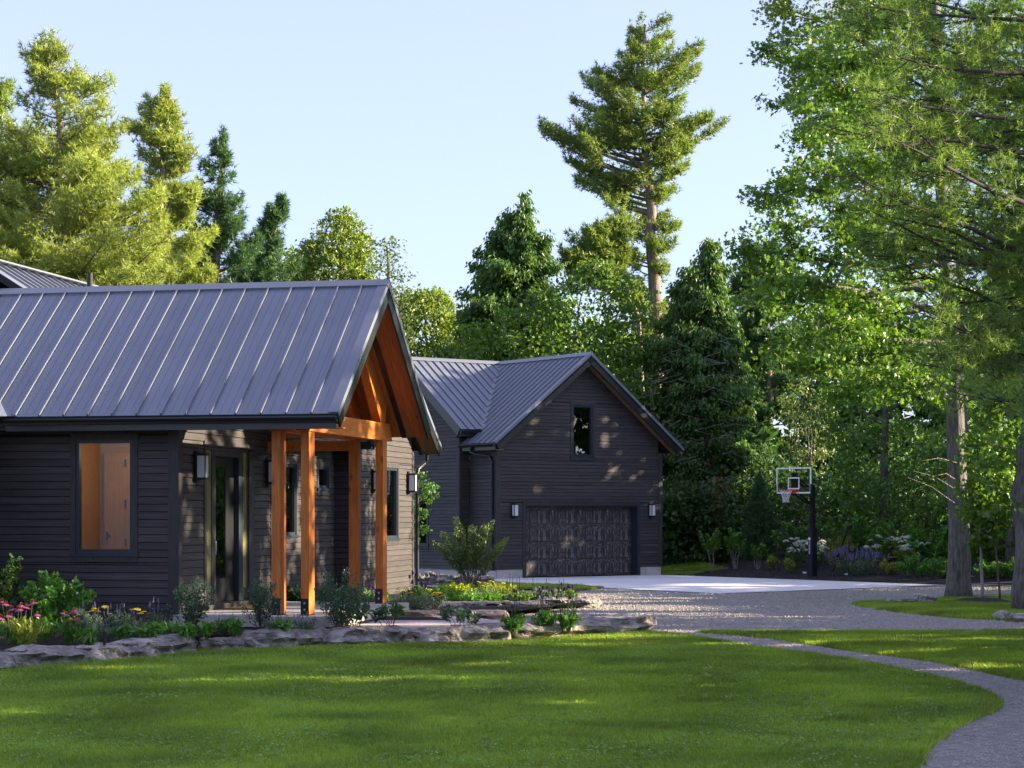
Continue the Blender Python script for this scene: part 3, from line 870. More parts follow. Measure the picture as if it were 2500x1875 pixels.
q = G()
drv = [(-2, 12), (20, 12), (20, 62), (13.6, 64), (5.95, 58.2), (2.2, 63.4), (0.5, 60), (1.5, 50), (0.5, 40), (0.5, 36.5), (1.8, 37.5), (0, 30)]
def offlawn(X, Y):
    m = np.ones(len(X), bool)
    for P in (L1, L2, L3):
        m &= ~inside([p[:2] for p in P], X, Y)
    return m
for (ya, yb, dens, sz) in ((15, 22, 900, 0.013), (22, 34, 330, 0.019), (34, 46, 130, 0.027), (46, 64, 55, 0.036)):
    X, Y = scatter(drv, dens, (-2, 20, ya, yb)); m = offlawn(X, Y); pebbles(q, X[m], Y[m], sz, g)
kind(link('loose_gravel', q.mesh('loose_gravel', MT['pebble'])), 'stuff')
q = G()
X, Y = scatter(bed1, 220, (-12, 2, 26, 37)); pebbles(q, X, Y, 0.022, zbed, 0.45)
X, Y = scatter(bed2, 40, (-5, 3, 37, 60)); pebbles(q, X, Y, 0.03, zbed, 0.45)
X, Y = scatter(bed3, 22, (4, 22, 60, 84)); pebbles(q, X, Y, 0.05, lambda x, y: g(x, y) + 0.03, 0.45)
kind(link('mulch_chips', q.mesh('mulch_chips', MT['chip'])), 'stuff')

# ------------------------------------------------------------------ wall, window and roof builders (local frames)
def board_mesh(ln0a, ln0b, ln1a, ln1b, hgt, t0=0.024, t1=0.008):
    """one lapped board: bottom edge ln0a..ln0b, top edge ln1a..ln1b along x, outer face to -y"""
    q = G()
    V = [(ln0a, 0, 0), (ln0b, 0, 0), (ln0b, -t0, 0), (ln0a, -t0, 0), (ln1a, 0, hgt), (ln1b, 0, hgt), (ln1b, -t1, hgt), (ln1a, -t1, hgt)]
    q.add(V, [(0, 1, 2, 3), (7, 6, 5, 4), (3, 2, 6, 7), (0, 4, 5, 1), (0, 3, 7, 4), (1, 5, 6, 2)])
    return q.mesh('siding_board', MT['siding'])

def wall(parent, name, ox, oy, rot, t0, t1, z0, z1, e=0.13, openings=(), ends=None, joints=4.5, label=None):
    """lapped siding on a wall frame: x = along the wall, -y = outwards. ends(z) gives the span at height z (gables)"""
    w = link(name, None, parent, (ox, oy, 0), rot) if False else None
    sh = G(); k = 0
    wobj = bpy.data.objects.new(name, None)
    rowsegs = []
    zs = [z0 + e * i for i in range(int((z1 - z0 - 0.02) / e) + 1)] + [z1]
    for (_, _, za, zb) in openings:
        for zz in (za, zb):
            if z0 + 0.02 < zz < z1 - 0.02 and min(abs(zz - q_) for q_ in zs) > 0.012: zs.append(zz)
    zs.sort()
    for z, zn in zip(zs[:-1], zs[1:]):
        h = zn - z
        if h < 0.012: continue
        a0, b0 = ends(z) if ends else (t0, t1)
        a1, b1 = ends(z + h) if ends else (t0, t1)
        a0, b0 = max(a0, t0), min(b0, t1); a1, b1 = max(a1, t0), min(b1, t1)
        if b0 - a0 < 0.06: break
        segs = [(a0, b0, a1, b1)]
        for (oa, ob, za, zb) in openings:
            if zb > z + 0.45 * h and za < z + 0.55 * h:
                ns = []
                for (p, r, s, t) in segs:
                    if ob <= p or oa >= r: ns.append((p, r, s, t)); continue
                    if oa - p > 0.03: ns.append((p, oa, s, oa))
                    if r - ob > 0.03: ns.append((ob, r, ob, t))
                segs = ns
        rowsegs.append((z, h, segs))
    for (z, h, segs) in rowsegs:
        for (p, r, s, t) in segs:
            r_, t_ = max(r, p + .01), max(t, s + .005)
            sh.prism([(p, 0.012, z), (r_, 0.012, z), (t_, 0.012, z + h), (s, 0.012, z + h)], (0, 0.06, 0))
    sheath = link(name, sh.mesh(name, MT['sheath']), parent, (ox, oy, 0), rot)
    for (z, h, segs) in rowsegs:
        for (p, r, s, t) in segs:
            cuts = [p]
            if r - p > joints:
                cuts.append(p + RNG.uniform(0.25, 0.75) * (r - p))
            cuts.append(r)
            for i in range(len(cuts) - 1):
                ca, cb = cuts[i], cuts[i + 1]
                da = s if i == 0 else ca
                db = t if i == len(cuts) - 2 else cb
                if i > 0: ca += 0.003; da += 0.003
                me = board_mesh(0, cb - ca, da - ca, max(db - ca, da - ca + 0.004), h - 0.011)  # board left short; the dark gap draws the lap shadow line
                link('siding_board', me, sheath, (ca, 0, z))
    return sheath

def box_part(name, parent, x0, x1, y0, y1, z0, z1, m, loc=None, rot=None):
    q = G(); q.box(x0, x1, y0, y1, z0, z1)
    return link(name, q.mesh(name, MT[m] if isinstance(m, str) else m), parent, loc, rot)

def window(parent, ox, oy, rot, t0, t1, z0, z1, glass='glass', trim=0.09, frame=0.06, recess=0.05, sill=True, f='frame', proud=0.032):
    """t0..z1 outer edge of the casing"""
    q = G()
    a, b, c, d = t0 + trim, t1 - trim, z0 + (0.16 if sill else trim), z1 - trim * 1.1
    # sash frame
    q.box(a, a + frame, -0.01, 0.09, c, d); q.box(b - frame, b, -0.01, 0.09, c, d)
    q.box(a + frame, b - frame, -0.01, 0.09, c, c + frame); q.box(a + frame, b - frame, -0.01, 0.09, d - frame, d)
    w = link('window', q.mesh('window_sash', MT[f]), parent, (ox, oy, 0), rot)
    q = G(); q.box(a + frame + .001, b - frame - .001, recess, recess + 0.006, c + frame + .001, d - frame - .001)
    link('pane', q.mesh('pane', MT[glass]), w)
    for (x0, x1, za, zb) in ((t0, a, c, d), (b, t1, c, d)):
        box_part('casing', w, x0, x1, -proud, 0.005, za, zb, 'trim')
    box_part('casing', w, t0 - 0.01, t1 + 0.01, -proud - 0.006, 0.005, d, z1, 'trim')
    q = G(); q.box(t0 - 0.012, t1 + 0.012, -proud - 0.020, 0.005, z0 + 0.10, c)
    link('sill', q.mesh('sill', MT['frame' if f == 'frame' else 'trim']), w)
    box_part('apron', w, t0, t1, -proud, 0.005, z0 + 0.035, z0 + 0.099, 'trim')
    box_part('apron', w, t0, t1, -proud - 0.012, 0.005, z0, z0 + 0.033, 'trim')
    return w

def slope(parent, P, a_list, lo, hi, th=0.16, seam_w=0.026, seam_h=0.042, pan_t=0.012, under='under', rib=0):
    """standing-seam roof slope. P(a, b) -> point; panels between successive a values, from lo(a) to hi(a)."""
    A = np.array
    e1 = A(P(a_list[0] + 1, 0)) - A(P(a_list[0], 0)); e2 = A(P(a_list[0], 1)) - A(P(a_list[0], 0))
    n = np.cross(e1, e2); n /= np.linalg.norm(n)
    if n[2] < 0: n = -n
    e1u = e1 / np.linalg.norm(e1)
    q = G()
    for i in range(len(a_list) - 1):
        a, b = a_list[i], a_list[i + 1]
        if min(hi(a) - lo(a), hi(b) - lo(b)) < 0.0 and max(hi(a) - lo(a), hi(b) - lo(b)) < 0.02: continue
        q.prism([A(P(a, lo(a))) - n * 0.004, A(P(b, lo(b))) - n * 0.004, A(P(b, max(hi(b), lo(b) + .002))) - n * 0.004, A(P(a, max(hi(a), lo(a) + .002))) - n * 0.004], -n * th)
    rf = link('roof', q.mesh('roof_deck', MT[under]), parent)
    for i in range(len(a_list) - 1):
        a, b = a_list[i], a_list[i + 1]
        q = G()
        pts = [P(a + 0.001, lo(a)), P(b - 0.001, lo(b)), P(b - 0.001, max(hi(b), lo(b) + .002)), P(a + 0.001, max(hi(a), lo(a) + .002))]
        q.prism([A(p) for p in pts], n * pan_t)
        for r in range(rib):        # low stiffening ribs rolled into each pan
            x = a + (b - a) * (r + 1) / (rib + 1)
            l, h = np.interp(x, [a, b], [lo(a), lo(b)]) + 0.05, np.interp(x, [a, b], [hi(a), hi(b)]) - 0.12
            if h - l > 0.3:
                w = 0.007
                q.prism([A(P(x - w, l)) + n * pan_t, A(P(x + w, l)) + n * pan_t, A(P(x + w, h)) + n * pan_t, A(P(x - w, h)) + n * pan_t], n * 0.004)
        link('roof_panel', q.mesh('roof_panel', MT['roof']), rf)
    for a in a_list[1:-1]:
        l, h = lo(a), hi(a) - 0.06
        if h - l < 0.1: continue
        q = G()
        w = e1u * seam_w * 0.5
        p0, p1 = A(P(a, l)), A(P(a, h))
        q.prism([p0 - w, p0 + w, p1 + w, p1 - w], n * (seam_h + pan_t))
        link('seam', q.mesh('seam', MT['roof']), rf)
    return rf, n

def bar(name, parent, p0, p1, w, h, m, up=(0, 0, 1)):
    """straight bar from p0 to p1, w wide and h deep, hanging below the line"""
    p0, p1 = np.array(p0, float), np.array(p1, float); d = p1 - p0; d /= np.linalg.norm(d)
    s = np.cross(d, np.array(up, float)); s /= np.linalg.norm(s); u = np.cross(s, d)
    q = G(); q.prism([p0 - s * w / 2, p0 + s * w / 2, p0 + s * w / 2 - u * h, p0 - s * w / 2 - u * h], p1 - p0)
    return link(name, q.mesh(name, MT[m]), parent)

def gutter(parent, p0, p1, out):
    """K-profile gutter from p0 to p1; out = outward direction"""
    p0, p1, o = np.array(p0, float), np.array(p1, float), np.array(out, float)
    z = np.array([0, 0, 1.0])
    prof = [(0, 0), (0.075, 0), (0.085, 0.03), (0.105, 0.055), (0.115, 0.075), (0.125, 0.078), (0.125, 0.10), (0.113, 0.10), (0.108, 0.085), (0.01, 0.02), (0.01, 0.10), (0, 0.10)]
    q = G(); q.prism([p0 + o * a + z * (b - 0.11) for a, b in prof], p1 - p0)
    return link('gutter', q.mesh('gutter', MT['gutter']), parent)

def spaced(a0, a1, w, start=None):
    r = [a0]; x = (start if start is not None else a0 + w)
    while x < a1 - 0.04:
        if x > a0 + 0.04: r.append(x)
        x += w
    r.append(a1); return r
# ------------------------------------------------------------------ the house: local x along its ridge, y to the back
HB = -math.atan(0.21)
house = thing('house', 'low charcoal clapboard house with cedar-posted porch gable and dark metal roof', 'house', tuple(C0), HB)
ZS = 0.62                                      # porch slab
EZ, RZ, RV, EV = 3.97, 6.47, 2.5, -0.62        # eave and ridge of a wing
PT = (RZ - EZ) / (RV - EV)
# porch slab
q = G(); q.prism([(0.03, -0.30, 0.44), (2.55, -0.30, 0.44), (2.72, -0.1, 0.44), (2.72, 5.1, 0.44), (0.03, 5.1, 0.44)], (0, 0, ZS - 0.44))
q.prism([(0.2, -0.22, 0.2), (2.6, -0.22, 0.2), (2.6, 5.0, 0.2), (0.2, 5.0, 0.2)], (0, 0, 0.235))
link('porch_slab', q.mesh('porch_slab', MT['slab']), house)

# front wall with the tall window
wall(house, 'front_wall', 0, 0, 0, -7.5, -0.17, 0.42, 3.9, openings=[(-1.94, -0.715, 1.50, 3.70)])
box_part('corner_board', house, -0.165, 0.028, -0.030, 0.0, 0.42, 3.85, 'trim')
box_part('corner_board', house, 0.0, 0.030, 0.002, 0.15, 0.42, 3.85, 'trim')
window(house, 0, 0, 0, -1.94, -0.715, 1.50, 3.70)
# room behind that window
q = G()
q.box(-4.0, -0.20, 2.0, 2.06, 0.6, 3.6); q.box(-4.06, -4.0, 0.08, 2.0, 0.6, 3.6)
q.box(-0.20, -0.14, 0.20, 2.0, 0.6, 3.6)
rm = link('room_wall', q.mesh('room_wall', MT['shiplap']), house)
box_part('room_floor', house, -4.0, -0.2, 0.1, 2.0, 0.55, 0.6, 'floorin')
box_part('room_ceiling', house, -4.0, -0.2, 0.1, 2.0, 3.6, 3.65, 'shiplap')
for i in range(21):
    box_part('shiplap_board', rm, -3.9, -2.16, 1.972, 1.999, 0.64 + i * 0.14, 0.64 + i * 0.14 + 0.136, 'shiplap')
q = G(); q.box(-2.14, -1.62, 1.90, 1.95, 0.62, 3.42)
dr = link('inner_door', q.mesh('inner_door', MT['indoor']), house)
for (x0, x1, z0, z1) in ((-2.14, -2.05, 0.62, 3.42), (-1.71, -1.62, 0.62, 3.42), (-2.05, -1.71, 3.24, 3.42), (-2.05, -1.71, 1.62, 1.80), (-2.05, -1.71, 0.62, 0.85)):
    box_part('door_rail', dr, x0, x1, 1.875, 1.90, z0, z1, 'indoor')
for z in (1.75, 2.45, 3.18):
    box_part('hinge', dr, -1.735, -1.71, 1.85, 1.874, z, z + 0.13, 'black')
q = G(); q.box(-2.09, -2.06, 1.85, 1.875, 1.86, 2.0); q.tube([(-2.03, 1.875, 1.93), (-2.03, 1.80, 1.93)], [0.015, 0.015], 8); q.tube([(-2.03, 1.81, 1.93), (-2.03, 1.77, 1.93)], [0.032, 0.028], 10)
link('knob', q.mesh('knob', MT['black']), dr)
cl = G(); cl.tube([(-1.0, 0.8, 3.598), (-1.0, 0.8, 3.54)], [0.15, 0.15], 20)
rl = link('added_room_lamp', cl.mesh('added_room_lamp', MT['frost']), house)  # unseen ceiling lamp, added to go with the room light
pl = bpy.data.lights.new('added_room_light', 'POINT'); pl.energy = 7.5; pl.color = (1.0, 0.76, 0.52); pl.shadow_soft_size = 0.12  # added light, brightens the room seen through the window
plo = bpy.data.objects.new('added_room_light', pl); COL.objects.link(plo); plo.parent = house; plo.location = (-1.0, 0.8, 3.40)

# gable wall with the entrance
zin = lambda z: (0.15, 4.85) if z < 3.85 else (max(0.15, RV - (RZ - 0.26 - z) / PT), min(4.85, RV + (RZ - 0.26 - z) / PT))
wall(house, 'gable_wall', 0, 0, R(90), 0.15, 4.85, ZS, 6.2, openings=[(1.20, 3.85, 0.0, 3.62)], ends=zin)
box_part('corner_board', house, 0.0, 0.030, 4.85, 5.0, 0.42, 3.85, 'trim')
q = G(); q.box(-0.55, -0.03, 5.0, 5.03, 0.3, 3.9); link('return_wall', q.mesh('return_wall', MT['siding']), house)
# entrance: casing, two sidelights and a recessed door. frame x = along the wall (house y)
EN = bpy.data.objects.new('entrance', None); 
q = G()
for (a, b) in ((1.30, 1.34), (1.62, 1.66), (3.25, 3.29), (3.53, 3.57)): q.box(a, b, -0.008, 0.14, 0.72, 3.46)
q.box(1.30, 3.57, -0.009, 0.141, 3.46, 3.52)
ent = link('entrance_frame', q.mesh('entrance_frame', MT['trim']), house, (0, 0, 0), R(90))
box_part('threshold', ent, 1.22, 3.80, -0.10, 0.2, 0.60, 0.715, 'trim')
box_part('casing', ent, 1.20, 1.30, -0.034, 0.03, 0.72, 3.50, 'trim')
box_part('casing', ent, 3.57, 3.85, -0.034, 0.03, 0.72, 3.50, 'trim')
box_part('casing', ent, 1.19, 3.86, -0.040, 0.03, 3.522, 3.62, 'trim')
box_part('sidelight', ent, 1.341, 1.619, 0.006, 0.016, 0.95, 3.459, 'olive')
box_part('sidelight', ent, 3.291, 3.529, 0.006, 0.016, 0.95, 3.459, 'olive')
box_part('sidelight_panel', ent, 1.341, 1.619, 0.003, 0.02, 0.72, 0.949, 'trim')
box_part('sidelight_panel', ent, 3.291, 3.529, 0.003, 0.02, 0.72, 0.949, 'trim')
box_part('jamb', ent, 1.661, 1.84, -0.005, 0.30, 0.72, 3.459, 'trim')
box_part('jamb', ent, 3.07, 3.249, -0.005, 0.30, 0.72, 3.459, 'frame')
box_part('head_jamb', ent, 1.841, 3.069, 0.0, 0.30, 3.36, 3.459, 'trim')
q = G()
q.box(1.845, 2.0, 0.09, 0.14, 0.73, 3.355); q.box(2.62, 3.065, 0.09, 0.14, 0.73, 3.355); q.box(2.0, 2.62, 0.09, 0.14, 0.73, 1.15); q.box(2.0, 2.62, 0.09, 0.14, 3.18, 3.355)
fd = link('front_door', q.mesh('front_door', MT['black']), house, (0, 0, 0), R(90))
box_part('pane', fd, 2.001, 2.619, 0.105, 0.112, 1.151, 3.179, 'glass')
q = G(); q.tube([(1.93, 0.09, 1.72), (1.93, 0.03, 1.72)], [0.012, 0.012], 8); q.tube([(1.93, 0.03, 1.60), (1.93, 0.03, 1.84)], [0.014, 0.014], 8)
link('handle', q.mesh('handle', MT['bolt']), fd)
box_part('hall_wall', house, -2.3, -2.24, 1.0, 4.2, 0.6, 3.6, 'shiplap')
box_part('hall_floor', house, -2.24, -0.26, 1.0, 4.2, 0.55, 0.6, 'floorin')
mt_ = G(); mt_.box(0.18, 0.85, 1.75, 3.2, ZS + 0.001, ZS + 0.02)
mo = link('door_mat', mt_.mesh('door_mat', MT['mat']), None, tuple(C0), HB); tag(mo, 'brown coir doormat on the porch slab before the entrance', 'doormat')

# connecting wing behind the porch
wall(house, 'link_wall', -0.5, 0, R(90), 5.03, 10.75, 0.42, 3.9, openings=[(6.5, 8.07, 1.72, 3.45), (9.45, 10.35, 2.72, 3.45)])
window(house, -0.5, 0, R(90), 6.5, 8.07, 1.72, 3.45, glass='darkglass')
window(house, -0.5, 0, R(90), 9.45, 10.35, 2.72, 3.45, glass='darkglass')
# second gable wing beyond
W2 = 10.8
wall(house, 'far_front_wall', 0, W2, 0, -0.50, -0.15, 0.42, 3.9)
box_part('corner_board', house, -0.145, 0.028, W2 - 0.03, W2, 0.42, 3.85, 'trim')
zin2 = lambda z: (W2 + 0.15, W2 + 4.85) if z < 3.85 else (W2 + max(0.15, RV - (5.85 - 0.26 - z) / 0.6026), W2 + min(4.85, RV + (5.85 - 0.26 - z) / 0.6026))
wall(house, 'far_gable_wall', 0, 0, R(90), W2 + 0.15, W2 + 4.85, 0.42, 5.55, openings=[(12.68, 14.39, 1.58, 3.50)], ends=zin2)
window(house, 0, 0, R(90), 12.68, 14.39, 1.58, 3.50, glass='darkglass')
box_part('corner_board', house, 0.0, 0.030, W2 + 0.002, W2 + 0.15, 0.42, 3.85, 'trim')
box_part('corner_board', house, 0.0, 0.030, W2 + 4.85, W2 + 5.0, 0.42, 3.85, 'trim')
q = G(); q.box(-6, -0.02, W2 + 4.98, W2 + 5.0, 0.42, 3.9); q.box(-0.9, -0.88, 4.0, 11.5, 0.4, 3.9); q.box(-5.0, -4.9, 0.1, 5, 0.4, 3.9)
q.box(-2.6, -2.55, W2 + .1, W2 + 4.9, 0.4, 3.9)
link('back_wall', q.mesh('back_wall', MT['sheath']), house)

# roofs
RZ2 = 5.85; PT2 = (RZ2 - EZ) / (RV - EV); UE2 = 0.56
P_f = lambda v0, pt=PT: (lambda a, b: (a, v0 + b, EZ + pt * (b - EV)))
P_b = lambda v0, pt=PT: (lambda a, b: (a, v0 + 5.0 - b, EZ + pt * (b - EV)))
UE, UO = 3.02, 2.30
al = spaced(-8.2, UE - 0.015, 0.437, start=UE - 0.015 - 0.437 * 26)
lo1 = lambda a: EV if a > -2.86 else min(EV + (-2.86 - a), RV)
slope(house, P_f(0), al, lo1, lambda a: RV, th=0.10, rib=2)
slope(house, P_b(0), spaced(-8.2, UE - 0.015, 0.437), lambda a: EV, lambda a: RV, th=0.10)
# slope of the part of the house out to the left, meeting it in a valley
P_l = lambda a, b: (b, a, EZ + PT * (-2.86 - b))
slope(house, P_l, spaced(-5.2, RV, 0.437), lambda a: -5.98, lambda a: (-2.86 if a < EV else -2.86 - (a - EV)), th=0.10)
bar('valley_flashing', house, (-2.80, EV - 0.04, EZ + 0.022), (-5.9, RV, RZ + 0.022), 0.34, 0.012, 'roof')
wall(house, 'left_wing_wall', -3.45, 0, R(90), -4.6, -0.03, 0.3, 3.9)
# link roof, ridge running back
LE, LR = 0.10, -5.0
LZ = 7.12
PTl = (LZ - EZ) / (LE - LR)
P_k = lambda a, b: (b, a, EZ + PTl * (LE - b))
slope(house, P_k, spaced(2.55, 13.3, 0.40), lambda a: LR, lambda a: (LE if 5.62 < a < 10.18 else -0.9 if a < 8 else -0.9), th=0.12)
P_k2 = lambda a, b: (b, a, EZ + PTl * (b - (LR - (LE - LR))))
slope(house, P_k2, spaced(2.55, 13.3, 0.6), lambda a: LR - 4.2, lambda a: LR, th=0.12)
bar('ridge_cap', house, (LR, 2.45, LZ + 0.06), (LR, 13.4, LZ + 0.06), 0.32, 0.03, 'roof')
slope(house, P_f(W2, PT2), spaced(-6, UE2, 0.437), lambda a: EV, lambda a: RV, th=0.10)
slope(house, P_b(W2, PT2), spaced(-6, UE2, 0.437), lambda a: EV, lambda a: RV, th=0.10)
# ridge caps, rake flashing and fascia
def gable_trim(v0, ue, wood, inner, RZ=RZ, PT=PT):
    for s in (1, -1):
        A = np.array
        vE, vR = (EV, RV) if s > 0 else (5.0 - EV, RV)
        e = A((ue, v0 + vE, EZ)); r = A((ue, v0 + vR, RZ))
        n = A((0, -s * math.sin(math.atan(PT)), math.cos(math.atan(PT))))
        d = (r - e) / np.linalg.norm(r - e)
        # roof edge flashing on top, two-step fascia below
        q = G(); q.prism([e + n * 0.030, e + n * 0.030 - A((0.16, 0, 0)), r + n * 0.030 - A((0.16, 0, 0)), r + n * 0.030], n * 0.012); q.prism([e + n * 0.042, e - n * 0.05, r - n * 0.05, r + n * 0.042], A((0.014, 0, 0)))
        link('rake_flashing', q.mesh('rake_flashing', MT['roof']), house)
        q = G(); q.prism([e - n * 0.052, e - n * 0.27, r - n * 0.27, r - n * 0.052], A((-0.035, 0, 0)))
        link('rake_fascia', q.mesh('rake_fascia', MT['gutter']), house)
        # soffit boards running down the slope, with a dark vent strip
        x = ue - 0.04; i = 0
        while x > inner + 0.05:
            wd = 0.135
            m = wood
            if i == 3: wd, m = 0.10, 'black'
            x0 = max(x - wd, inner)
            off = 0.225 if m == 'black' else 0.205
            q = G(); q.prism([A((x - .0015, v0 + vE, EZ)) - n * off, A((x0 + .0015, v0 + vE, EZ)) - n * off, A((x0 + .0015, v0 + vR, RZ)) - n * off, A((x - .0015, v0 + vR, RZ)) - n * off], n * 0.018)
            link('soffit_board' if m != 'black' else 'soffit_vent', q.mesh('soffit_board', MT[m]), house)
            x = x0; i += 1
    q = G(); t = np.array
    for s in (1, -1):
        n = np.array((0, -s * math.sin(math.atan(PT)), math.cos(math.atan(PT))))
        p0 = np.array((-6.0 if v0 == 0 else -5, v0 + RV, RZ + 0.055)); p1 = np.array((ue + 0.03, v0 + RV, RZ + 0.055))
        dn = np.array((0, -s * math.cos(math.atan(PT)), -math.sin(math.atan(PT)))) * 0.19
        q.prism([p0, p1, p1 + dn, p0 + dn], n * 0.010)
        q.prism([p0 + dn, p1 + dn, p1 + dn - n * 0.045, p0 + dn - n * 0.045], -dn / 16)
    link('ridge_cap', q.mesh('ridge_cap', MT['roof']), house)
gable_trim(0.0, UE, 'soffit', 0.03)
gable_trim(W2, UE2, 'cedarwarm', 0.03, RZ2, PT2)
for (a, b, v) in ((-2.86, UE + 0.0, EV), (-0.9, UE2, W2 + EV)):
    box_part('eave_fascia', house, a, b - 0.036, v + 0.012, v + 0.04, EZ - 0.24, EZ - 0.02, 'gutter')
    gutter(house, (a, v - 0.0, EZ - 0.025), (b, v - 0.0, EZ - 0.025), (0, -1, 0))
box_part('eave_soffit', house, -7.5, 0.05, EV + 0.04, -0.031, EZ - 0.22, EZ - 0.20, 'trim')
box_part('eave_soffit', house, 0.05, UE - 0.05, EV + 0.04, -0.031, EZ - 0.22, EZ - 0.20, 'soffit')
gutter(house, (LE, 5.66, EZ - 0.025), (LE, 10.14, EZ - 0.025), (1, 0, 0))
box_part('eave_fascia', house, LE - 0.04, LE - 0.012, 5.66, 10.14, EZ - 0.24, EZ - 0.02, 'gutter')
box_part('eave_soffit', house, -0.469, LE - 0.04, 5.66, 10.14, EZ - 0.24, EZ - 0.22, 'trim')
q = G()
q.tube([(0.22, W2 + 5.5, 3.80), (0.22, W2 + 5.5, 3.62), (0.10, W2 + 5.12, 3.42), (0.09, W2 + 5.06, 3.3), (0.09, W2 + 5.06, 0.45)], 0.045, 8)
link('downspout', q.mesh('downspout', MT['gutter']), house)
q = G(); q.tube([(-3.0, 3.2, 5.6), (-3.0, 3.2, 6.86)], 0.055, 12)
link('vent_pipe', q.mesh('vent_pipe', MT['black']), house)

# porch timbers
def post(u0, u1, v0, v1, top):
    q = G(); q.box(u0, u1, v0, v1, ZS + 0.02, top)
    me = q.mesh('post', MT['post']); 
    cx, cy = (u0 + u1) / 2, (v0 + v1) / 2
    me.transform(Matrix.Translation((-cx, -cy, 0)))
    p = link('post', me, house, (cx, cy, 0))
    q = G()
    w, d = (u1 - u0) / 2, (v1 - v0) / 2
    q.box(-w - 0.004, w - 0.004, -d - 0.007, -d - 0.0005, ZS + 0.005, ZS + 0.285)
    q.box(-w - 0.007, -w - 0.0005, -d, d, ZS + 0.005, ZS + 0.285)
    q.box(-w - 0.006, w + 0.004, -d - 0.006, d, ZS, ZS + 0.02)
    b = link('post_base', q.mesh('post_base', MT['black']), p)
    for z in (ZS + 0.10, ZS + 0.21):
        q = G(); q.tube([(-0.005, -d - 0.007, z), (-0.005, -d - 0.020, z)], [0.021, 0.017], 8)
        link('bolt', q.mesh('bolt', MT['bolt']), p)
    return p
post(2.19, 2.33, 0.0, 0.31, 3.75)
post(1.675, 1.825, 0.0, 0.31, 3.75)
post(2.22, 2.365, 4.5, 4.79, 3.75)
post(1.695, 1.875, 4.5, 4.68, 3.75)
TB, TT = 3.72, 4.05
for (u0, u1) in ((2.20, 2.36), (1.70, 1.86)):
    zt = lambda v: EZ + PT * (v - EV) - 0.24
    e0, e1 = -0.42, 5.42
    q = G()
    q.prism([(u0, -0.30, TB), (u0, 5.20, TB), (u0, 5.02, TT), (u0, -0.02, TT)], (u1 - u0, 0, 0))
    link('tie_beam', q.mesh('tie_beam', MT['beam']), house)
    for s in (1, -1):
        y = lambda v: v if s > 0 else 5.0 - v
        q = G()
        q.prism([(u0, y(0.30), TT + 0.01), (u0, y(0.62), TT + 0.01), (u0, y(2.49), zt(2.49) - 0.26), (u0, y(2.49), zt(2.49)), (u0, y(0.22), zt(0.22))], (u1 - u0, 0, 0))
        link('rafter', q.mesh('rafter', MT['post']), house)
for (v0, v1) in ((4.62, 4.78),):
    q = G(); q.box(0.03, 1.69, v0, v1, TB - 0.19, TB - 0.002); me = q.mesh('plate_beam', MT['beam'])
    link('plate_beam', me, house)

# ------------------------------------------------------------------ wall lanterns
def lantern(parent_loc, rotz, label):
    """frame: wall at y=0, lantern towards -y"""
    th = thing('wall_lantern', label, 'lantern', tuple(parent_loc), rotz, 'black box lanterns on the walls')
    q = G(); q.box(-0.085, 0.085, -0.024, 0.0, -0.28, 0.28)
    link('back_plate', q.mesh('back_plate', MT['black']), th)
    q = G()
    x, y0, y1 = 0.09, -0.20, -0.026
    q.box(-x, x, y0, y1, 0.19, 0.23); q.box(-x, x, y0, y1, -0.23, -0.19)
    for cx in (-x, x - 0.018):
        for cy in (y0, y1 - 0.018): q.box(cx, cx + 0.018, cy, cy + 0.018, -0.19, 0.19)
    link('cage', q.mesh('cage', MT['black']), th)
    q = G(); q.box(-x + 0.02, x - 0.02, y0 + 0.006, y0 + 0.012, -0.189, 0.189)
    link('glass_panel', q.mesh('glass_panel', MT['frost']), th)
    for sx in (-1, 1):
        q = G(); q.box(sx * (x - 0.012) - 0.003, sx * (x - 0.012) + 0.003, y0 + 0.02, y1 - 0.02, -0.189, 0.189)
        link('glass_panel', q.mesh('glass_panel', MT['frost']), th)
    q = G(); q.tube([(0, -0.12, -0.158), (0, -0.12, 0.0)], [0.02, 0.03], 8)
    return th
for (u, v, z, lb) in ((0.032, 0.80, 3.15, 'black box lantern on the entrance wall beside the house corner'),
                      (0.032, 4.64, 3.13, 'black box lantern on the entrance wall half hidden behind the first cedar post'),
                      (0.032, 12.06, 3.07, 'black box lantern on the far sunlit gable between two cedar posts'),
                      (0.032, 15.22, 3.07, 'black box lantern on the far sunlit gable beside the downspout')):
    lantern(hw(u, v, z), HB + R(90), lb)

# ------------------------------------------------------------------ the garage: local x along its gable wall, y to the back
GA = R(35.4)
G0 = Vector((-0.532, 71.2, 0))
gar = thing('garage', 'two storey charcoal clapboard garage with steep metal roofs and wide wood grain door', 'garage', tuple(G0), GA)
def gwl(s, n, z=0.0):
    return Vector((G0.x + s * WX - n * WY, G0.y + s * WY + n * WX, z))
GW, GR, GZ = 7.47, 3.80, 8.06
GE = 4.78
GP = (GZ - GE) / (GR + 0.42)
gend = lambda z: (0.16, GW - 0.16) if z < 4.45 else (max(0.16, GR - (GZ - 0.30 - z) / GP), min(GW - 0.16, GR + (GZ - 0.30 - z) / GP))
wall(gar, 'gable_wall', 0, 0, 0, 0.16, GW - 0.16, 0.33, 7.85, e=0.1245, openings=[(1.11, 6.45, 0.0, 2.715), (3.225, 4.324, 4.23, 6.325)], ends=gend, joints=4.0)
wall(gar, 'side_wall', 0, 0, R(-90), -1.66, -0.14, 0.30, 4.6, e=0.1245)
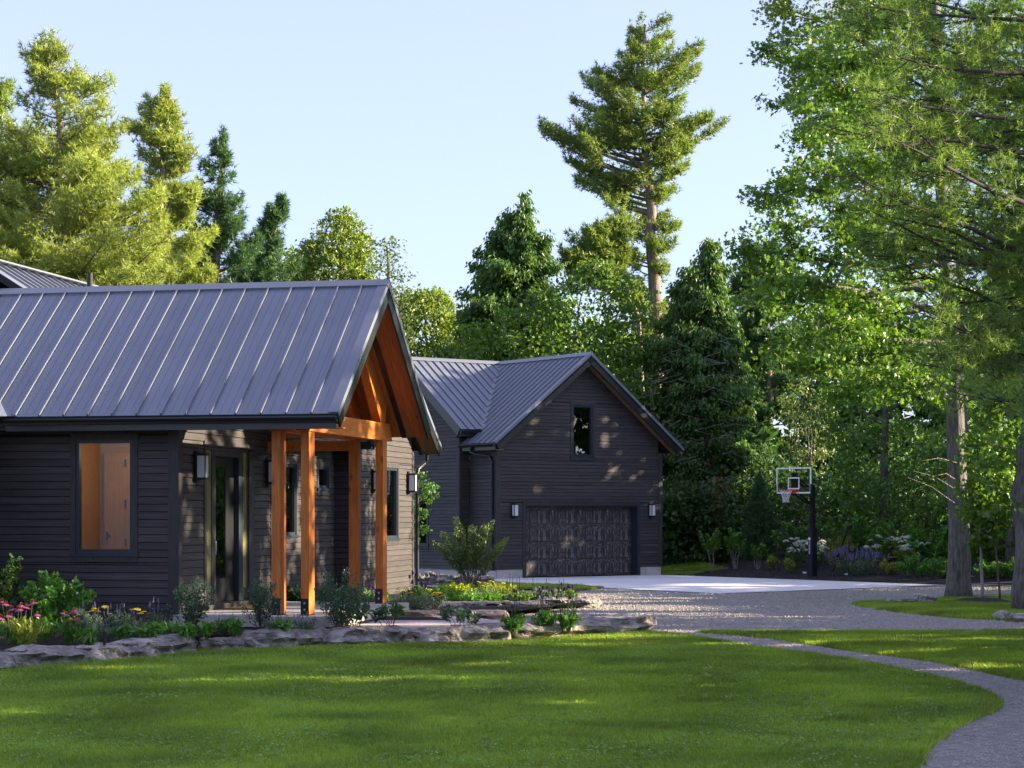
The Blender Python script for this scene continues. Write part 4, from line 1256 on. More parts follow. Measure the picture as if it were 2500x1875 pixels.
# (frame of a wall facing -x: x runs towards -y of the garage)
wall(gar, 'recess_wall', 0, 1.69, 0, -0.442, -0.03, 0.30, 5.1, e=0.1245)
mend = lambda z: (-8.71, -1.69) if z < 4.95 else (-5.2 - (8.05 - 0.25 - z) / 0.70, -5.2 + (8.05 - 0.25 - z) / 0.70)
mw = wall(gar, 'main_end_wall', -0.442, 0, R(-90), -8.71, -1.84, 0.30, 7.8, e=0.1245, openings=[(-4.85, -3.69, 1.0, 2.95)], ends=mend, joints=4.0)
window(gar, -0.442, 0, R(-90), -4.85, -3.69, 1.0, 2.95, glass='glass')
box_part('room_wall', gar, 0.9, 0.95, 2.5, 6.5, 0.4, 3.4, 'indoor')
box_part('corner_board', gar, -0.030, 0.155, -0.030, 0.0, 0.33, 4.55, 'trim')
box_part('corner_board', gar, -0.030, 0.0, 0.001, 0.14, 0.33, 4.55, 'trim')
box_part('corner_board', gar, GW - 0.155, GW + 0.03, -0.030, 0.0, 0.33, 4.55, 'trim')
box_part('corner_board', gar, -0.472, -0.442, 1.69, 1.84, 0.30, 5.0, 'trim')
box_part('corner_board', gar, -0.471, -0.33, 1.66, 1.688, 0.30, 5.0, 'trim')
q = G()
q.box(GW - 0.06, GW - 0.02, 0.05, 8.7, 0.3, 4.6); q.box(-0.4, GW, 8.65, 8.71, 0.3, 5.0)
link('back_wall', q.mesh('back_wall', MT['sheath']), gar)
q = G(); q.box(0.02, 1.12, -0.005, 0.2, -0.1, 0.328); link('foundation', q.mesh('foundation', MT['found']), gar)
q = G(); q.box(6.46, GW - 0.02, -0.005, 0.2, -0.1, 0.328); link('foundation', q.mesh('foundation', MT['found']), gar)
q = G(); q.box(-0.40, 0.03, 0.06, 1.7, -0.1, 0.298); q.box(-0.42, -0.38, 1.72, 8.7, -0.1, 0.298); link('foundation', q.mesh('foundation', MT['found']), gar)
w_ = window(gar, 0, 0, 0, 3.225, 4.324, 4.23, 6.325, glass='darkglass', trim=0.10, recess=0.09)
# garage door: casing, jambs, four sections of raised panels
q = G(); q.box(1.11, 1.22, -0.036, 0.02, 0.05, 2.60); q.box(6.34, 6.45, -0.036, 0.02, 0.05, 2.60)
q.box(1.08, 6.48, -0.042, 0.02, 2.601, 2.715); q.box(1.05, 6.51, -0.06, 0.02, 2.716, 2.745)
dc = link('door_casing', q.mesh('door_casing', MT['trim']), gar)
q = G(); q.box(1.221, 1.26, -0.02, 0.33, 0.05, 2.60); q.box(6.30, 6.339, -0.02, 0.33, 0.05, 2.60); q.box(1.26, 6.30, -0.02, 0.33, 2.56, 2.60)
link('door_jamb', q.mesh('door_jamb', MT['frame']), gar)
q = G(); q.box(1.26, 6.30, 0.335, 0.38, 0.045, 2.56)
gd = link('garage_door', q.mesh('garage_door', MT['doorh']), gar)
dz = 2.50 / 4
for i in range(4):
    z = 0.055 + i * dz
    q = G(); q.box(1.262, 6.298, 0.305, 0.334, z, z + dz - 0.012)
    sec = link('door_section', q.mesh('door_section', MT['doorh']), gd)
    z0 = z + (0.075 if i == 0 else 0.02); z1 = z + dz - 0.20 if i < 3 else z + dz - 0.12
    for j in range(4):
        x0 = 1.30 + j * 1.252
        q = G()
        q.box(0, 1.215, 0.290, 0.304, 0, z1 - z0)
        q.box(0.03, 1.185, 0.282, 0.290, 0.03, z1 - z0 - 0.03)
        link('door_panel', q.mesh('door_panel', MT['doorv']), sec, (x0, 0, z0))
lantern(gwl(0.69, -0.03, 2.42), GA, 'black box lantern on the garage wall at the left of the wide door')
lantern(gwl(6.93, -0.03, 2.42), GA, 'black box lantern on the garage wall at the right of the wide door')

# garage roofs
FO = -0.50
P_gl = lambda a, b: (b, a, GE + GP * (b + 0.42))
MP, MR, ME = 0.70, 5.20, 1.25
sv = lambda n: GR - MP * (MR - n) / GP
nv = lambda s: MR - GP * (GR - s) / MP
al = spaced(FO, MR, 0.335)
slope(gar, P_gl, [a for a in al if a < ME - 0.05] + [ME], lambda a: -0.42, lambda a: GR, th=0.12, rib=1)
slope(gar, P_gl, [ME] + [a for a in al if a > ME + 0.05], lambda a: sv(a), lambda a: GR, th=0.10, rib=1)
slope(gar, P_gl, [ME, 1.45, 1.68], lambda a: -0.42, lambda a: 0.24, th=0.10)
P_gr = lambda a, b: (2 * GR - b, a, GE + GP * (b + 0.42))
slope(gar, P_gr, spaced(FO, MR, 0.335), lambda a: -0.55, lambda a: GR, th=0.12)
P_m = lambda a, b: (a, b, GZ - MP * (MR - b))
slope(gar, P_m, spaced(-0.70, GR, 0.335), lambda a: ME if a < sv(ME) else min(nv(a), MR), lambda a: MR, th=0.12, rib=1)
P_mb = lambda a, b: (a, 2 * MR - b, GZ - MP * (MR - b))
slope(gar, P_mb, spaced(-0.70, GW + 0.3, 0.6), lambda a: ME, lambda a: MR, th=0.12)
slope(gar, P_m, spaced(GR, GW + 0.3, 0.6), lambda a: min(MR - GP * (a - GR) / MP, MR) if a < 7.4 else ME, lambda a: MR, th=0.12)
bar('valley_flashing', gar, (sv(ME) - 0.02, ME - 0.05, GE + GP * (sv(ME) + 0.42) + 0.03), (GR, MR, GZ + 0.04), 0.40, 0.014, 'roof')
def cap(parent, p0, p1, side, dz, w=0.17):
    q = G(); p0, p1 = np.array(p0, float), np.array(p1, float)
    for s in (1, -1):
        d = np.array(side, float) * s * w + np.array((0, 0, -dz * w)); nn = np.array((0, 0, 0.012))
        q.prism([p0, p1, p1 + d, p0 + d], nn)
    return link('ridge_cap', q.mesh('ridge_cap', MT['roof']), parent)
cap(gar, (GR, FO - 0.02, GZ + 0.06), (GR, MR, GZ + 0.06), (1, 0, 0), GP)
cap(gar, (-0.72, MR, GZ + 0.058), (GR, MR, GZ + 0.058), (0, 1, 0), MP)
A = np.array
for s in (1, -1):
    e = A((-0.42 if s > 0 else 2 * GR + 0.55, FO, GE - (0 if s > 0 else 0.13 * GP))); r = A((GR, FO, GZ))
    n = A((-s * math.sin(math.atan(GP)), 0, math.cos(math.atan(GP))))
    q = G(); q.prism([e + n * 0.045, e - n * 0.05, r - n * 0.05, r + n * 0.045], A((0, -0.014, 0))); q.prism([e + n * 0.03, r + n * 0.03, r + n * 0.03 + A((0, 0.12, 0)), e + n * 0.03 + A((0, 0.12, 0))], n * 0.012)
    link('rake_flashing', q.mesh('rake_flashing', MT['roof']), gar)
    q = G(); q.prism([e - n * 0.052, e - n * 0.30, r - n * 0.30, r - n * 0.052], A((0, 0.035, 0)))
    link('rake_fascia', q.mesh('rake_fascia', MT['gutter']), gar)
    for (y0, y1, m) in ((FO + 0.036, FO + 0.17, 'cedarwarm'), (FO + 0.172, FO + 0.23, 'black'), (FO + 0.232, FO + 0.36, 'cedarwarm'), (FO + 0.362, -0.03, 'cedarwarm')):
        o_ = 0.235 if m != 'black' else 0.225
        q = G(); q.prism([e - n * o_ + A((0, y0 - FO, 0)), e - n * o_ + A((0, y1 - FO - .002, 0)), r - n * o_ + A((0, y1 - FO - .002, 0)), r - n * o_ + A((0, y0 - FO, 0))], n * 0.016)
        link('soffit_board' if m != 'black' else 'soffit_vent', q.mesh('soffit_board', MT[m]), gar)
# rake of the main roof end
e = A((-0.70, ME, GZ - MP * (MR - ME))); r = A((-0.70, MR, GZ)); e2 = A((-0.70, 2 * MR - ME, GZ - MP * (MR - ME)))
for (p, s) in ((e, 1), (e2, -1)):
    n = A((0, -s * math.sin(math.atan(MP)), math.cos(math.atan(MP))))
    q = G(); q.prism([p + n * 0.045, p - n * 0.27, r - n * 0.27, r + n * 0.045], A((-0.03, 0, 0)))
    link('rake_fascia', q.mesh('rake_fascia', MT['gutter']), gar)
    q = G(); q.prism([p - n * 0.26, p - n * 0.26 + A((0.23, 0, 0)), r - n * 0.26 + A((0.23, 0, 0)), r - n * 0.26], n * 0.02)
    link('soffit_board', q.mesh('soffit_board', MT['trim']), gar)
# eaves
zme = GZ - MP * (MR - ME)
box_part('eave_fascia', gar, -0.70, sv(ME), ME + 0.012, ME + 0.04, zme - 0.25, zme - 0.015, 'gutter')
box_part('eave_soffit', gar, -0.68, sv(ME), ME + 0.04, 1.66, zme - 0.25, zme - 0.23, 'trim')
gutter(gar, (-0.72, ME, zme - 0.02), (sv(ME) - 0.05, ME, zme - 0.02), (0, -1, 0))
box_part('eave_fascia', gar, -0.408, -0.38, FO + 0.04, 1.68, GE - 0.25, GE - 0.02, 'gutter')
box_part('eave_soffit', gar, -0.38, -0.031, FO + 0.04, 1.68, GE - 0.25, GE - 0.23, 'cedarwarm')
gutter(gar, (-0.42, FO - 0.01, GE - 0.02), (-0.42, 1.68, GE - 0.02), (-1, 0, 0))
q = G()
q.tube([(-0.47, 0.95, GE - 0.12), (-0.47, 0.95, GE - 0.30), (-0.40, 0.72, GE - 0.40), (-0.12, 0.32, GE - 0.46), (-0.085, 0.20, GE - 0.60), (-0.085, 0.20, 0.50), (-0.10, 0.17, 0.36), (-0.55, 0.15, 0.14), (-1.15, 0.12, 0.06)], 0.058, 8)
link('downspout', q.mesh('downspout', MT['gutter']), gar)
# crowns of the wood that stands along the right of the drive, out of the picture
SHADE = [(11, 17, 12, 21, 0.5, 6.5, 5200), (12.5, 19, 17, 33.4, 0.5, 7.2, 7600), (17, 23, 14, 34, 0.5, 9, 4200),
         (20, 26, 35, 45, 0.5, 6.2, 3500), (20, 26, 34.5, 47, 6.2, 13, 3600), (20, 27, 46, 60, 0.1, 5.0, 14000), (20, 26, 40, 46, 0.2, 5.0, 3000),
         (18.5, 25, 60, 74, 0.5, 8, 6000), (20, 28, 68, 84, 1, 9, 12000), (20, 28, 66, 84, 8.5, 14, 10000)]
# ------------------------------------------------------------------ trees behind the house
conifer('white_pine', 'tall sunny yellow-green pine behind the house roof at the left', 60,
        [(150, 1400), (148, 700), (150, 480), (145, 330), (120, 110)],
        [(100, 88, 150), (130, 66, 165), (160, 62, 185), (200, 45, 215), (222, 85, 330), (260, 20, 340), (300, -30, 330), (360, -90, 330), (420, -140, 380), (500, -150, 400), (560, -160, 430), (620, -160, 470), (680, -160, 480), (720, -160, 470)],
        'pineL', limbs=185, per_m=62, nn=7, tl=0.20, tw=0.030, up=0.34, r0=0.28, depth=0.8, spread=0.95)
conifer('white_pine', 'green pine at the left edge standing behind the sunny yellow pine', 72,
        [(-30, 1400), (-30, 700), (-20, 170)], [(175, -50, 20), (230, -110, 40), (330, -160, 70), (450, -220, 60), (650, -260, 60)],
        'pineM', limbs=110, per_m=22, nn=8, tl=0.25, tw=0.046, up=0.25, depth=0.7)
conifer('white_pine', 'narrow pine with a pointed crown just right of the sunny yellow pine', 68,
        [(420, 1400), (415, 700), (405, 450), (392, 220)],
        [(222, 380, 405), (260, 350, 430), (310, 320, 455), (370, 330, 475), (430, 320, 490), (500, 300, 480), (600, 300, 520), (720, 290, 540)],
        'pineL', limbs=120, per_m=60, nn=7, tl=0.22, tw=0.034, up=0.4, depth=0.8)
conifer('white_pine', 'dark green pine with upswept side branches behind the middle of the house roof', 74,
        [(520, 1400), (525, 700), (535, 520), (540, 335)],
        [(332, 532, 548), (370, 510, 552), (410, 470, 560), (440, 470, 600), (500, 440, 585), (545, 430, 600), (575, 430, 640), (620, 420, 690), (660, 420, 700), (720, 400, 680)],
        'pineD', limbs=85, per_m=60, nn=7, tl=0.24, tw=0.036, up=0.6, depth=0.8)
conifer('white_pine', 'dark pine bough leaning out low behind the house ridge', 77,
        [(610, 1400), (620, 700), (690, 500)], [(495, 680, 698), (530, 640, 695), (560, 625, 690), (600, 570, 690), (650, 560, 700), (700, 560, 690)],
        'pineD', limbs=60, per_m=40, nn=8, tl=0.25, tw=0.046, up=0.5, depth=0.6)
broadleaf('cedar_tree', 'rounded sunlit cedar rising behind the porch ridge', 82, [(835, 1400), (832, 700), (833, 540)],
          [(518, 826, 842), (545, 790, 868), (590, 765, 895), (625, 705, 905), (660, 695, 910), (720, 690, 910), (800, 690, 920)], 'lit',
          clusters=620, per=22, cr=0.5, L=0.19, W=0.11, bark='pinebark', r0=0.2)
broadleaf('young_maple', 'thin open sunlit tree just behind the porch peak', 78, [(950, 1400), (950, 750), (945, 600)],
          [(585, 925, 965), (620, 905, 985), (660, 905, 1000), (700, 920, 1010), (760, 930, 1010), (850, 930, 1010)], 'service',
          clusters=110, per=14, cr=0.42, L=0.15, W=0.10, r0=0.12, limbs=50)
broadleaf('shrubby_maple', 'low leafy tree filling the gap under the dark pine at the left', 85, [(690, 1400), (690, 720)],
          [(610, 650, 720), (650, 600, 760), (720, 590, 780)], 'broad', clusters=120, per=18, cr=0.5, L=0.18, W=0.12)
broadleaf('maple_tree', 'pale sunlit maple in the gap between porch peak and garage', 95, [(1040, 1400), (1040, 760)],
          [(712, 1010, 1070), (735, 975, 1100), (780, 960, 1140), (840, 950, 1150), (920, 950, 1150)], 'lit', clusters=420, per=20, cr=0.6, L=0.2, W=0.14)
conifer('cedar_tree', 'dark green cone-shaped cedar behind the middle of the garage roof', 88, [(1270, 1400), (1270, 800), (1275, 480)],
        [(472, 1262, 1284), (520, 1225, 1310), (560, 1175, 1330), (600, 1160, 1345), (650, 1135, 1360), (700, 1150, 1380), (760, 1120, 1400), (830, 1100, 1410), (900, 1080, 1410)],
        'cedar', limbs=280, per_m=28, tufty=False, up=0.16, r0=0.25, depth=0.85, spray=(0.25, 0.10), fill=0.5)
broadleaf('maple_tree', 'leafy sunlit maple low behind the garage ridge', 84, [(1400, 1400), (1400, 830)],
          [(640, 1430, 1480), (700, 1330, 1580), (750, 1230, 1620), (800, 1120, 1600), (850, 1080, 1620), (960, 1060, 1640), (1100, 1400, 1640)], 'broad',
          clusters=650, per=22, cr=0.6, L=0.20, W=0.14, depth=0.35)
def fgap(C):
    y = 1250 - (C[:, 2] - H) * F / C[:, 1]; x = 1250 + C[:, 0] * F / C[:, 1]
    return ~(((x > 1470) & (x < 1565) & (y > 365) & (y < 425) & (RNG.random(len(x)) < 0.9)) | ((y > 850) & (RNG.random(len(x)) < 0.7)))
conifer('white_pine', 'very tall white pine towering over the garage with bare lower trunk', 92,
        [(1600, 1400), (1598, 680), (1590, 560), (1585, 430), (1570, 330), (1572, 60)],
        [(55, 1555, 1645), (80, 1532, 1660), (130, 1500, 1720), (165, 1500, 1742), (190, 1395, 1740), (230, 1390, 1752), (290, 1376, 1750), (325, 1338, 1755), (370, 1345, 1700), (400, 1330, 1730), (430, 1370, 1660),
         (465, 1380, 1655), (490, 1410, 1620), (540, 1500, 1675), (600, 1490, 1655), (650, 1480, 1640), (690, 1490, 1630), (750, 1480, 1640), (820, 1480, 1640)],
        'pineM', limbs=165, per_m=66, nn=7, tl=0.24, tw=0.038, up=0.42, r0=0.36, r1=0.06, depth=0.75, gap=fgap)
conifer('white_pine', 'white pine bough reaching left above the garage peak', 90,
        [(1585, 1400), (1560, 790), (1530, 700), (1490, 690)],
        [(548, 1465, 1530), (580, 1400, 1545), (620, 1345, 1550), (655, 1330, 1545), (690, 1440, 1560), (740, 1500, 1570)],
        'pineM', limbs=80, per_m=42, nn=8, tl=0.25, tw=0.050, up=0.3, r0=0.14, depth=0.5)
conifer('cedar_tree', 'tall ragged cedar with drooping sprays at the right of the garage', 84, [(1730, 1400), (1725, 1000), (1735, 600)],
        [(592, 1720, 1755), (640, 1690, 1780), (690, 1640, 1785), (740, 1620, 1770), (800, 1600, 1800), (880, 1580, 1830), (980, 1570, 1830), (1080, 1580, 1830), (1180, 1600, 1820), (1260, 1610, 1810), (1320, 1620, 1800)],
        'cedar', limbs=420, per_m=30, tufty=False, up=0.05, r0=0.22, depth=0.7, spray=(0.22, 0.095), bark='twig')
# pale dead twigs hanging in that cedar
q = G()
cb = bpy.data.objects['cedar_tree.001']; O = np.array(cb.location)
for i in range(150):
    x, y = RNG.uniform(1610, 1810), RNG.uniform(800, 1340)
    p = np.array(pxY(x, y, 84 - RNG.uniform(0.6, 2.6))) - O
    a = RNG.uniform(0, 6.28); ln = RNG.uniform(0.4, 1.3)
    ts = np.linspace(0, 1, 6)
    path = p + np.stack([np.cos(a) * ln * ts, 0.3 * np.sin(a) * ln * ts, -0.45 * ln * ts ** 1.5 + 0.25 * ln * ts ** 3], 1)
    q.tube(path, np.linspace(0.010, 0.003, 6), 3, 0, caps=False)
kind(link('bare_twigs', q.mesh('bare_twigs', MT['paletwig']), cb), 'stuff')
q = G()
C = np.stack([RNG.normal(size=80) * 0.18, RNG.normal(size=80) * 0.1, RNG.uniform(-0.9, 0.6, 80)], 1) + (np.array(pxY(1752, 1200, 81.2)) - O)
leaves(q, C, unit(80) * 0.5 + np.array([0, 0, -1]), unit(80), 0.22, 0.07)
kind(link('dead_spray', q.mesh('dead_spray', LF['rust']), cb), 'stuff')
conifer('white_pine', 'dark pine with a visible grey trunk beyond the basketball hoop', 97, [(1880, 1400), (1878, 1050), (1880, 900), (1870, 650)],
        [(600, 1800, 1900), (660, 1790, 1930), (760, 1790, 1950), (850, 1790, 1960), (930, 1800, 1970), (990, 1780, 1960), (1060, 1830, 1950), (1100, 1840, 1930)],
        'pineD', limbs=150, per_m=40, nn=8, tl=0.28, tw=0.055, up=0.1, r0=0.28, depth=0.8)
broadleaf('small_tree', 'olive sunlit small tree seen between the dark pine and the maples', 92, [(1975, 1400), (1975, 1150)],
          [(930, 1930, 2010), (980, 1910, 2040), (1050, 1905, 2045), (1110, 1920, 2050), (1180, 1930, 2060)], 'service', clusters=120, per=18, cr=0.45, L=0.17, W=0.11)
broadleaf('maple_tree', 'bright green maple behind the basketball hoop', 80, [(2160, 1400), (2160, 1000), (2170, 800)],
          [(720, 2050, 2280), (800, 1990, 2340), (900, 1960, 2380), (1000, 1985, 2380), (1100, 2010, 2380), (1200, 2030, 2380), (1260, 2080, 2360)], 'maple',
          clusters=520, per=22, cr=0.55, L=0.17, W=0.15, T=T_MAPLE, depth=0.5, droop=0.2)
broadleaf('maple_tree', 'deep green maple at the right edge behind the grey trunks', 70, [(2470, 1400), (2470, 1000), (2460, 800)],
          [(700, 2280, 2700), (850, 2260, 2760), (1000, 2250, 2760), (1150, 2280, 2760), (1250, 2320, 2700)], 'maple',
          clusters=420, per=20, cr=0.5, L=0.17, W=0.15, T=T_MAPLE, depth=0.4)
broadleaf('tall_maple', 'sunlit yellow-coloured tree behind the oak at the top', 64, [(2352, 1430), (2350, 700), (2200, -100)],
          [(-140, 1880, 2200), (-40, 1835, 2190), (20, 1850, 2180), (90, 1880, 2170), (150, 1900, 2170), (210, 1905, 2170), (280, 1925, 2160), (360, 1960, 2150)], 'lit',
          clusters=430, per=22, cr=0.42, L=0.17, W=0.13, T=T_MAPLE, depth=0.45, r0=0.2)
broadleaf('tall_maple', 'sunny yellow-green crown glowing through the oak boughs lower down', 61, [(2356, 1430), (2352, 900), (2250, 450)],
          [(280, 2000, 2330), (380, 2010, 2340), (500, 2030, 2350), (620, 2060, 2360), (720, 2100, 2360)], 'lit',
          clusters=230, per=20, cr=0.42, L=0.17, W=0.13, T=T_MAPLE, depth=0.4, r0=0.14)  # crown added for the sunlit flecks between the boughs
# the oak: trunk in the island, boughs reaching left
def oak():
    Yd = 53.0
    th_base = gp(2340, 1462)
    Yd = th_base.y
    th = thing('oak_tree', 'large grey-trunked oak on the grass island with boughs reaching out left', 'oak tree', (th_base.x, th_base.y, th_base.z - 0.05))
    O = np.array(th.location)
    gt = G()
    pts = [np.array(pxY(x, y, Yd)) - O for x, y in [(2345, 1470), (2342, 1300), (2336, 1150), (2332, 1000), (2325, 880), (2310, 700), (2300, 480), (2290, 200), (2270, -200)]]
    pts[0] = np.zeros(3)
    P = np.asarray(pts); tt = np.linspace(0, 1, 40); s = np.linspace(0, 1, len(P))
    Q = np.stack([np.interp(tt, s, P[:, i]) for i in range(3)], 1)
    rad = 0.30 - 0.17 * tt + 0.11 * np.exp(-tt * 30)
    gt.tube(Q, rad, 18, 0)
    gl = G()
    boughs = [((2320, 560), (1850, 480)), ((2310, 640), (1800, 605)), ((2320, 760), (1830, 655)), ((2325, 820), (1880, 850)), ((2322, 700), (1815, 725)), ((2310, 420), (1935, 430)), ((2300, 350), (1870, 120)), ((2300, 300), (1900, 250)), ((2300, 250), (1950, 320)),
              ((2325, 860), (1960, 900)), ((2300, 100), (2120, 30)), ((2300, 200), (2005, 180)), ((2328, 940), (2040, 960)), ((2330, 880), (2120, 800)), ((2320, 760), (2050, 740)), ((2320, 660), (2060, 590)), ((2310, 560), (2040, 520)),
              ((2310, 450), (2060, 400)), ((2305, 380), (2080, 280)), ((2300, 240), (2100, 160)), ((2330, 900), (2500, 820)), ((2330, 800), (2560, 700)), ((2310, 600), (2560, 500)), ((2300, 400), (2560, 260)), ((2300, 200), (2500, 60)),
              ((2332, 980), (2200, 900)), ((2325, 840), (2000, 790)), ((2315, 700), (1900, 690)), ((2315, 640), (1930, 560)), ((2330, 920), (2420, 900)), ((2290, 100), (2200, -80)), ((2290, 60), (2140, -60))]
    for (a, b) in boughs:
        yo = RNG.uniform(-4.2, 1.5)
        p0 = np.array(pxY(a[0], a[1], Yd)); p1 = np.array(pxY(b[0], b[1], Yd + yo))
        p0, p1 = p0 - O, p1 - O
        ln = np.linalg.norm(p1 - p0)
        ts = np.linspace(0, 1, 9)
        path = p0 + (p1 - p0) * ts[:, None]
        path[:, 2] += 0.10 * ln * np.sin(ts * math.pi) * RNG.uniform(-0.5, 1.0)
        path[1:-1] += RNG.normal(size=(7, 3)) * 0.03 * ln * 0.5
        gt.tube(path, np.linspace(0.025 + 0.011 * ln, 0.010, 9), 7, 0, caps=False)
        ntw = int(7 + ln * 3.4)
        for k in range(ntw):
            t = RNG.uniform(0.30, 1.0) ** 0.75 if k > 0 else 1.0
            c = np.array([np.interp(t, ts, path[:, j]) for j in range(3)])
            d = (p1 - p0) / ln * 0.6 + unit(1)[0] * np.array([1, 1, 0.55])
            d /= np.linalg.norm(d); tl = RNG.uniform(0.35, 1.0) * (1.15 - 0.5 * t)
            e = c + d * tl; e[2] -= 0.12 * tl
            gt.tube(np.stack([c, (c + e) / 2 + np.array([0, 0, 0.05]), e]), [0.012, 0.008, 0.004], 4, 0, caps=False)
            m = int(16 + 12 * tl)
            u = RNG.uniform(0.25, 1.05, m)
            C = c + (e - c) * u[:, None] + RNG.normal(size=(m, 3)) * np.array([0.13, 0.13, 0.10])
            D = unit(m) * 0.8 + d * 0.5 + np.array([0, 0, -0.35])
            Nn = unit(m) * 0.7 + np.array([0, 0, 0.75])
            s_ = RNG.uniform(0.7, 1.15, m)
            leaves(gl, C, D, Nn, 0.20 * s_, 0.15 * s_, T_OAK, 0)
    prof = [(-80, 2120, 2600), (30, 2080, 2600), (100, 1960, 2600), (120, 1890, 2600), (150, 1960, 2600), (190, 2000, 2600), (260, 1905, 2600), (330, 1945, 2600), (430, 1930, 2600), (480, 1850, 2600), (540, 1890, 2600), (600, 1800, 2600), (660, 1835, 2600), (720, 1810, 2600),
            (800, 1900, 2600), (850, 1880, 2600), (900, 1960, 2560), (960, 2060, 2500), (1000, 2200, 2460)]
    ncl = 520
    yy = RNG.uniform(-70, 985, ncl); a_, b_ = interp_prof(prof, yy)
    xx = a_ + (b_ - a_) * RNG.uniform(0, 1, ncl) ** 1.25
    for x, y in zip(xx, yy):
        yo = RNG.uniform(-4.0, 4.0)
        if y > 840 and abs(x - 2330) < 75: yo = abs(yo)
        c = np.array(pxY(x, y, Yd + yo)) - O
        m = 26
        C = c + unit(m) * RNG.uniform(0.1, 0.62, (m, 1)) * np.array([1.2, 1.2, 0.6])
        s_ = RNG.uniform(0.7, 1.15, m)
        leaves(gl, C, unit(m) * 0.9 + np.array([-.2, 0, -0.4]), unit(m) * 0.7 + np.array([0, 0, 0.75]), 0.21 * s_, 0.16 * s_, T_OAK, 0)
    # a few bare dead twigs low on the trunk
    for (x, y, x2, y2) in ((2332, 1390 - 160, 2215, 1165), (2332, 1195, 2230, 1150), (2335, 1130, 2250, 1125), (2345, 1110, 2420, 1170), (2330, 1170, 2290, 1160)):
        p0 = np.array(pxY(x, y, Yd - 0.25)) - O; p1 = np.array(pxY(x2, y2, Yd - 0.8)) - O
        gt.tube(np.stack([p0, (p0 + p1) / 2 + np.array([0, 0, 0.1]), p1]), [0.025, 0.016, 0.006], 5, 0, caps=False)
    link('trunk', gt.mesh('oak_trunk', MT['bark'], True), th)
    link('crown', gl.mesh('oak_crown', LF['oak']), th)
oak()
# gnarled trunk at the right edge, maple saplings around it
broadleaf('maple_tree', 'thick gnarled trunk at the right edge of the grass with leafy low branches', gp(2495, 1492).y, [(2514, 1495), (2510, 1340), (2500, 1200), (2512, 1050), (2516, 850), (2540, 500)],
          [(420, 2440, 2760), (600, 2420, 2760), (800, 2400, 2760), (900, 2380, 2700), (1000, 2370, 2700), (1120, 2370, 2650), (1200, 2390, 2600), (1260, 2420, 2560)], 'oak',
          clusters=190, per=22, cr=0.42, L=0.17, W=0.16, T=T_MAPLE, r0=0.33, r1=0.2, flare=0.1, depth=0.6, dy=0.3, wob=0.05, limbs=40)
broadleaf('maple_sapling', 'leafy maple sapling growing over the oak trunk and grass island', 51.5, [(2440, 1455), (2430, 1250), (2420, 1050)],
          [(1020, 2390, 2450), (1080, 2360, 2480), (1150, 2345, 2480), (1220, 2340, 2470), (1280, 2335, 2460), (1320, 2360, 2440)], 'oak',
          clusters=95, per=20, cr=0.36, L=0.15, W=0.14, T=T_MAPLE, r0=0.03, r1=0.012, depth=0.5, limbs=45, bark='twig')
# near pine whose boughs hang into the upper right corner
def near_pine():
    Yt, Xt = 25.0, 9.2
    th = thing('white_pine', 'near white pine hanging long-needled boughs into the upper right corner', 'pine tree', (Xt, Yt, gf(Xt, Yt) - 0.1))
    O = np.array(th.location); gt = G(); gl = G()
    gt.tube(np.array([(0, 0, 0), (0.05, 0, 4), (-0.05, 0.1, 9), (0, 0, 17)]), [0.3, 0.27, 0.22, 0.06], 14, 0)
    tips = []
    for y in np.linspace(-60, 985, 21):
        for _ in range(3):
            left = np.interp(y, [-60, 60, 150, 300, 420, 560, 700, 800, 900, 985], [2040, 2050, 2070, 2060, 2050, 2060, 2160, 2250, 2220, 2330])
            tips.append((left + abs(RNG.normal()) * 110, y + RNG.normal() * 20, RNG.uniform(20.5, 26.5)))
    for (x, y, Yd) in tips:
        p1 = np.array(pxY(x, y, Yd)) - O
        z0 = max(2.2, p1[2] + RNG.uniform(-2.0, 0.9))
        p0 = np.array([0, 0, z0]); ln = np.linalg.norm(p1 - p0)
        ts = np.linspace(0, 1, 9); path = p0 + (p1 - p0) * ts[:, None]
        path[:, 2] += 0.09 * ln * np.sin(ts * math.pi) * RNG.uniform(-1.0, 0.8)
        path[1:-1] += RNG.normal(size=(7, 3)) * 0.06
        gt.tube(path, np.linspace(0.02 + 0.007 * ln, 0.006, 9), 6, 0, caps=False)
        for k in range(int(ln * 7.5)):
            t = RNG.uniform(0.2, 1.0)
            c = np.array([np.interp(t, ts, path[:, j]) for j in range(3)])
            d = (p1 - p0) / ln * 0.7 + unit(1)[0] * np.array([0.9, 0.9, 0.6]); d /= np.linalg.norm(d)
            tl = RNG.uniform(0.3, 0.95) * (1.2 - 0.6 * t)
            e = c + d * tl + np.array([0, 0, 0.06])
            gt.tube(np.stack([c, (c + e) / 2 - np.array([0, 0, 0.04]), e]), [0.007, 0.005, 0.003], 4, 0, caps=False)
            m = int(4 + 9 * tl)
            u = RNG.uniform(0.2, 1.05, m) ** 0.7
            C = c + (e - c) * u[:, None] + RNG.normal(size=(m, 3)) * 0.055
            A_ = np.repeat(d[None], m, 0) + unit(m) * 0.55 + np.array([0, 0, 0.25])
            tufts(gl, C, A_, 14, 0.12, 0.0085, 1.15, 0)
    # the far side of the crown, away from the picture
    n = 3000
    az = RNG.uniform(-1.8, 2.2, n); r = RNG.uniform(1, 4.5, n); z = RNG.uniform(4, 16.5, n)
    C = np.stack([np.cos(az) * r * (1.15 - z / 22), np.sin(az) * r * (1.15 - z / 22), z], 1)
    tufts(gl, C, unit(n) + np.array([0, 0, .5]), 9, 0.34, 0.05, 0.9, 0)
    link('trunk', gt.mesh('near_pine_trunk', MT['darkbark'], True), th)
    link('crown', gl.mesh('near_pine_crown', LF['pineN']), th)
near_pine()

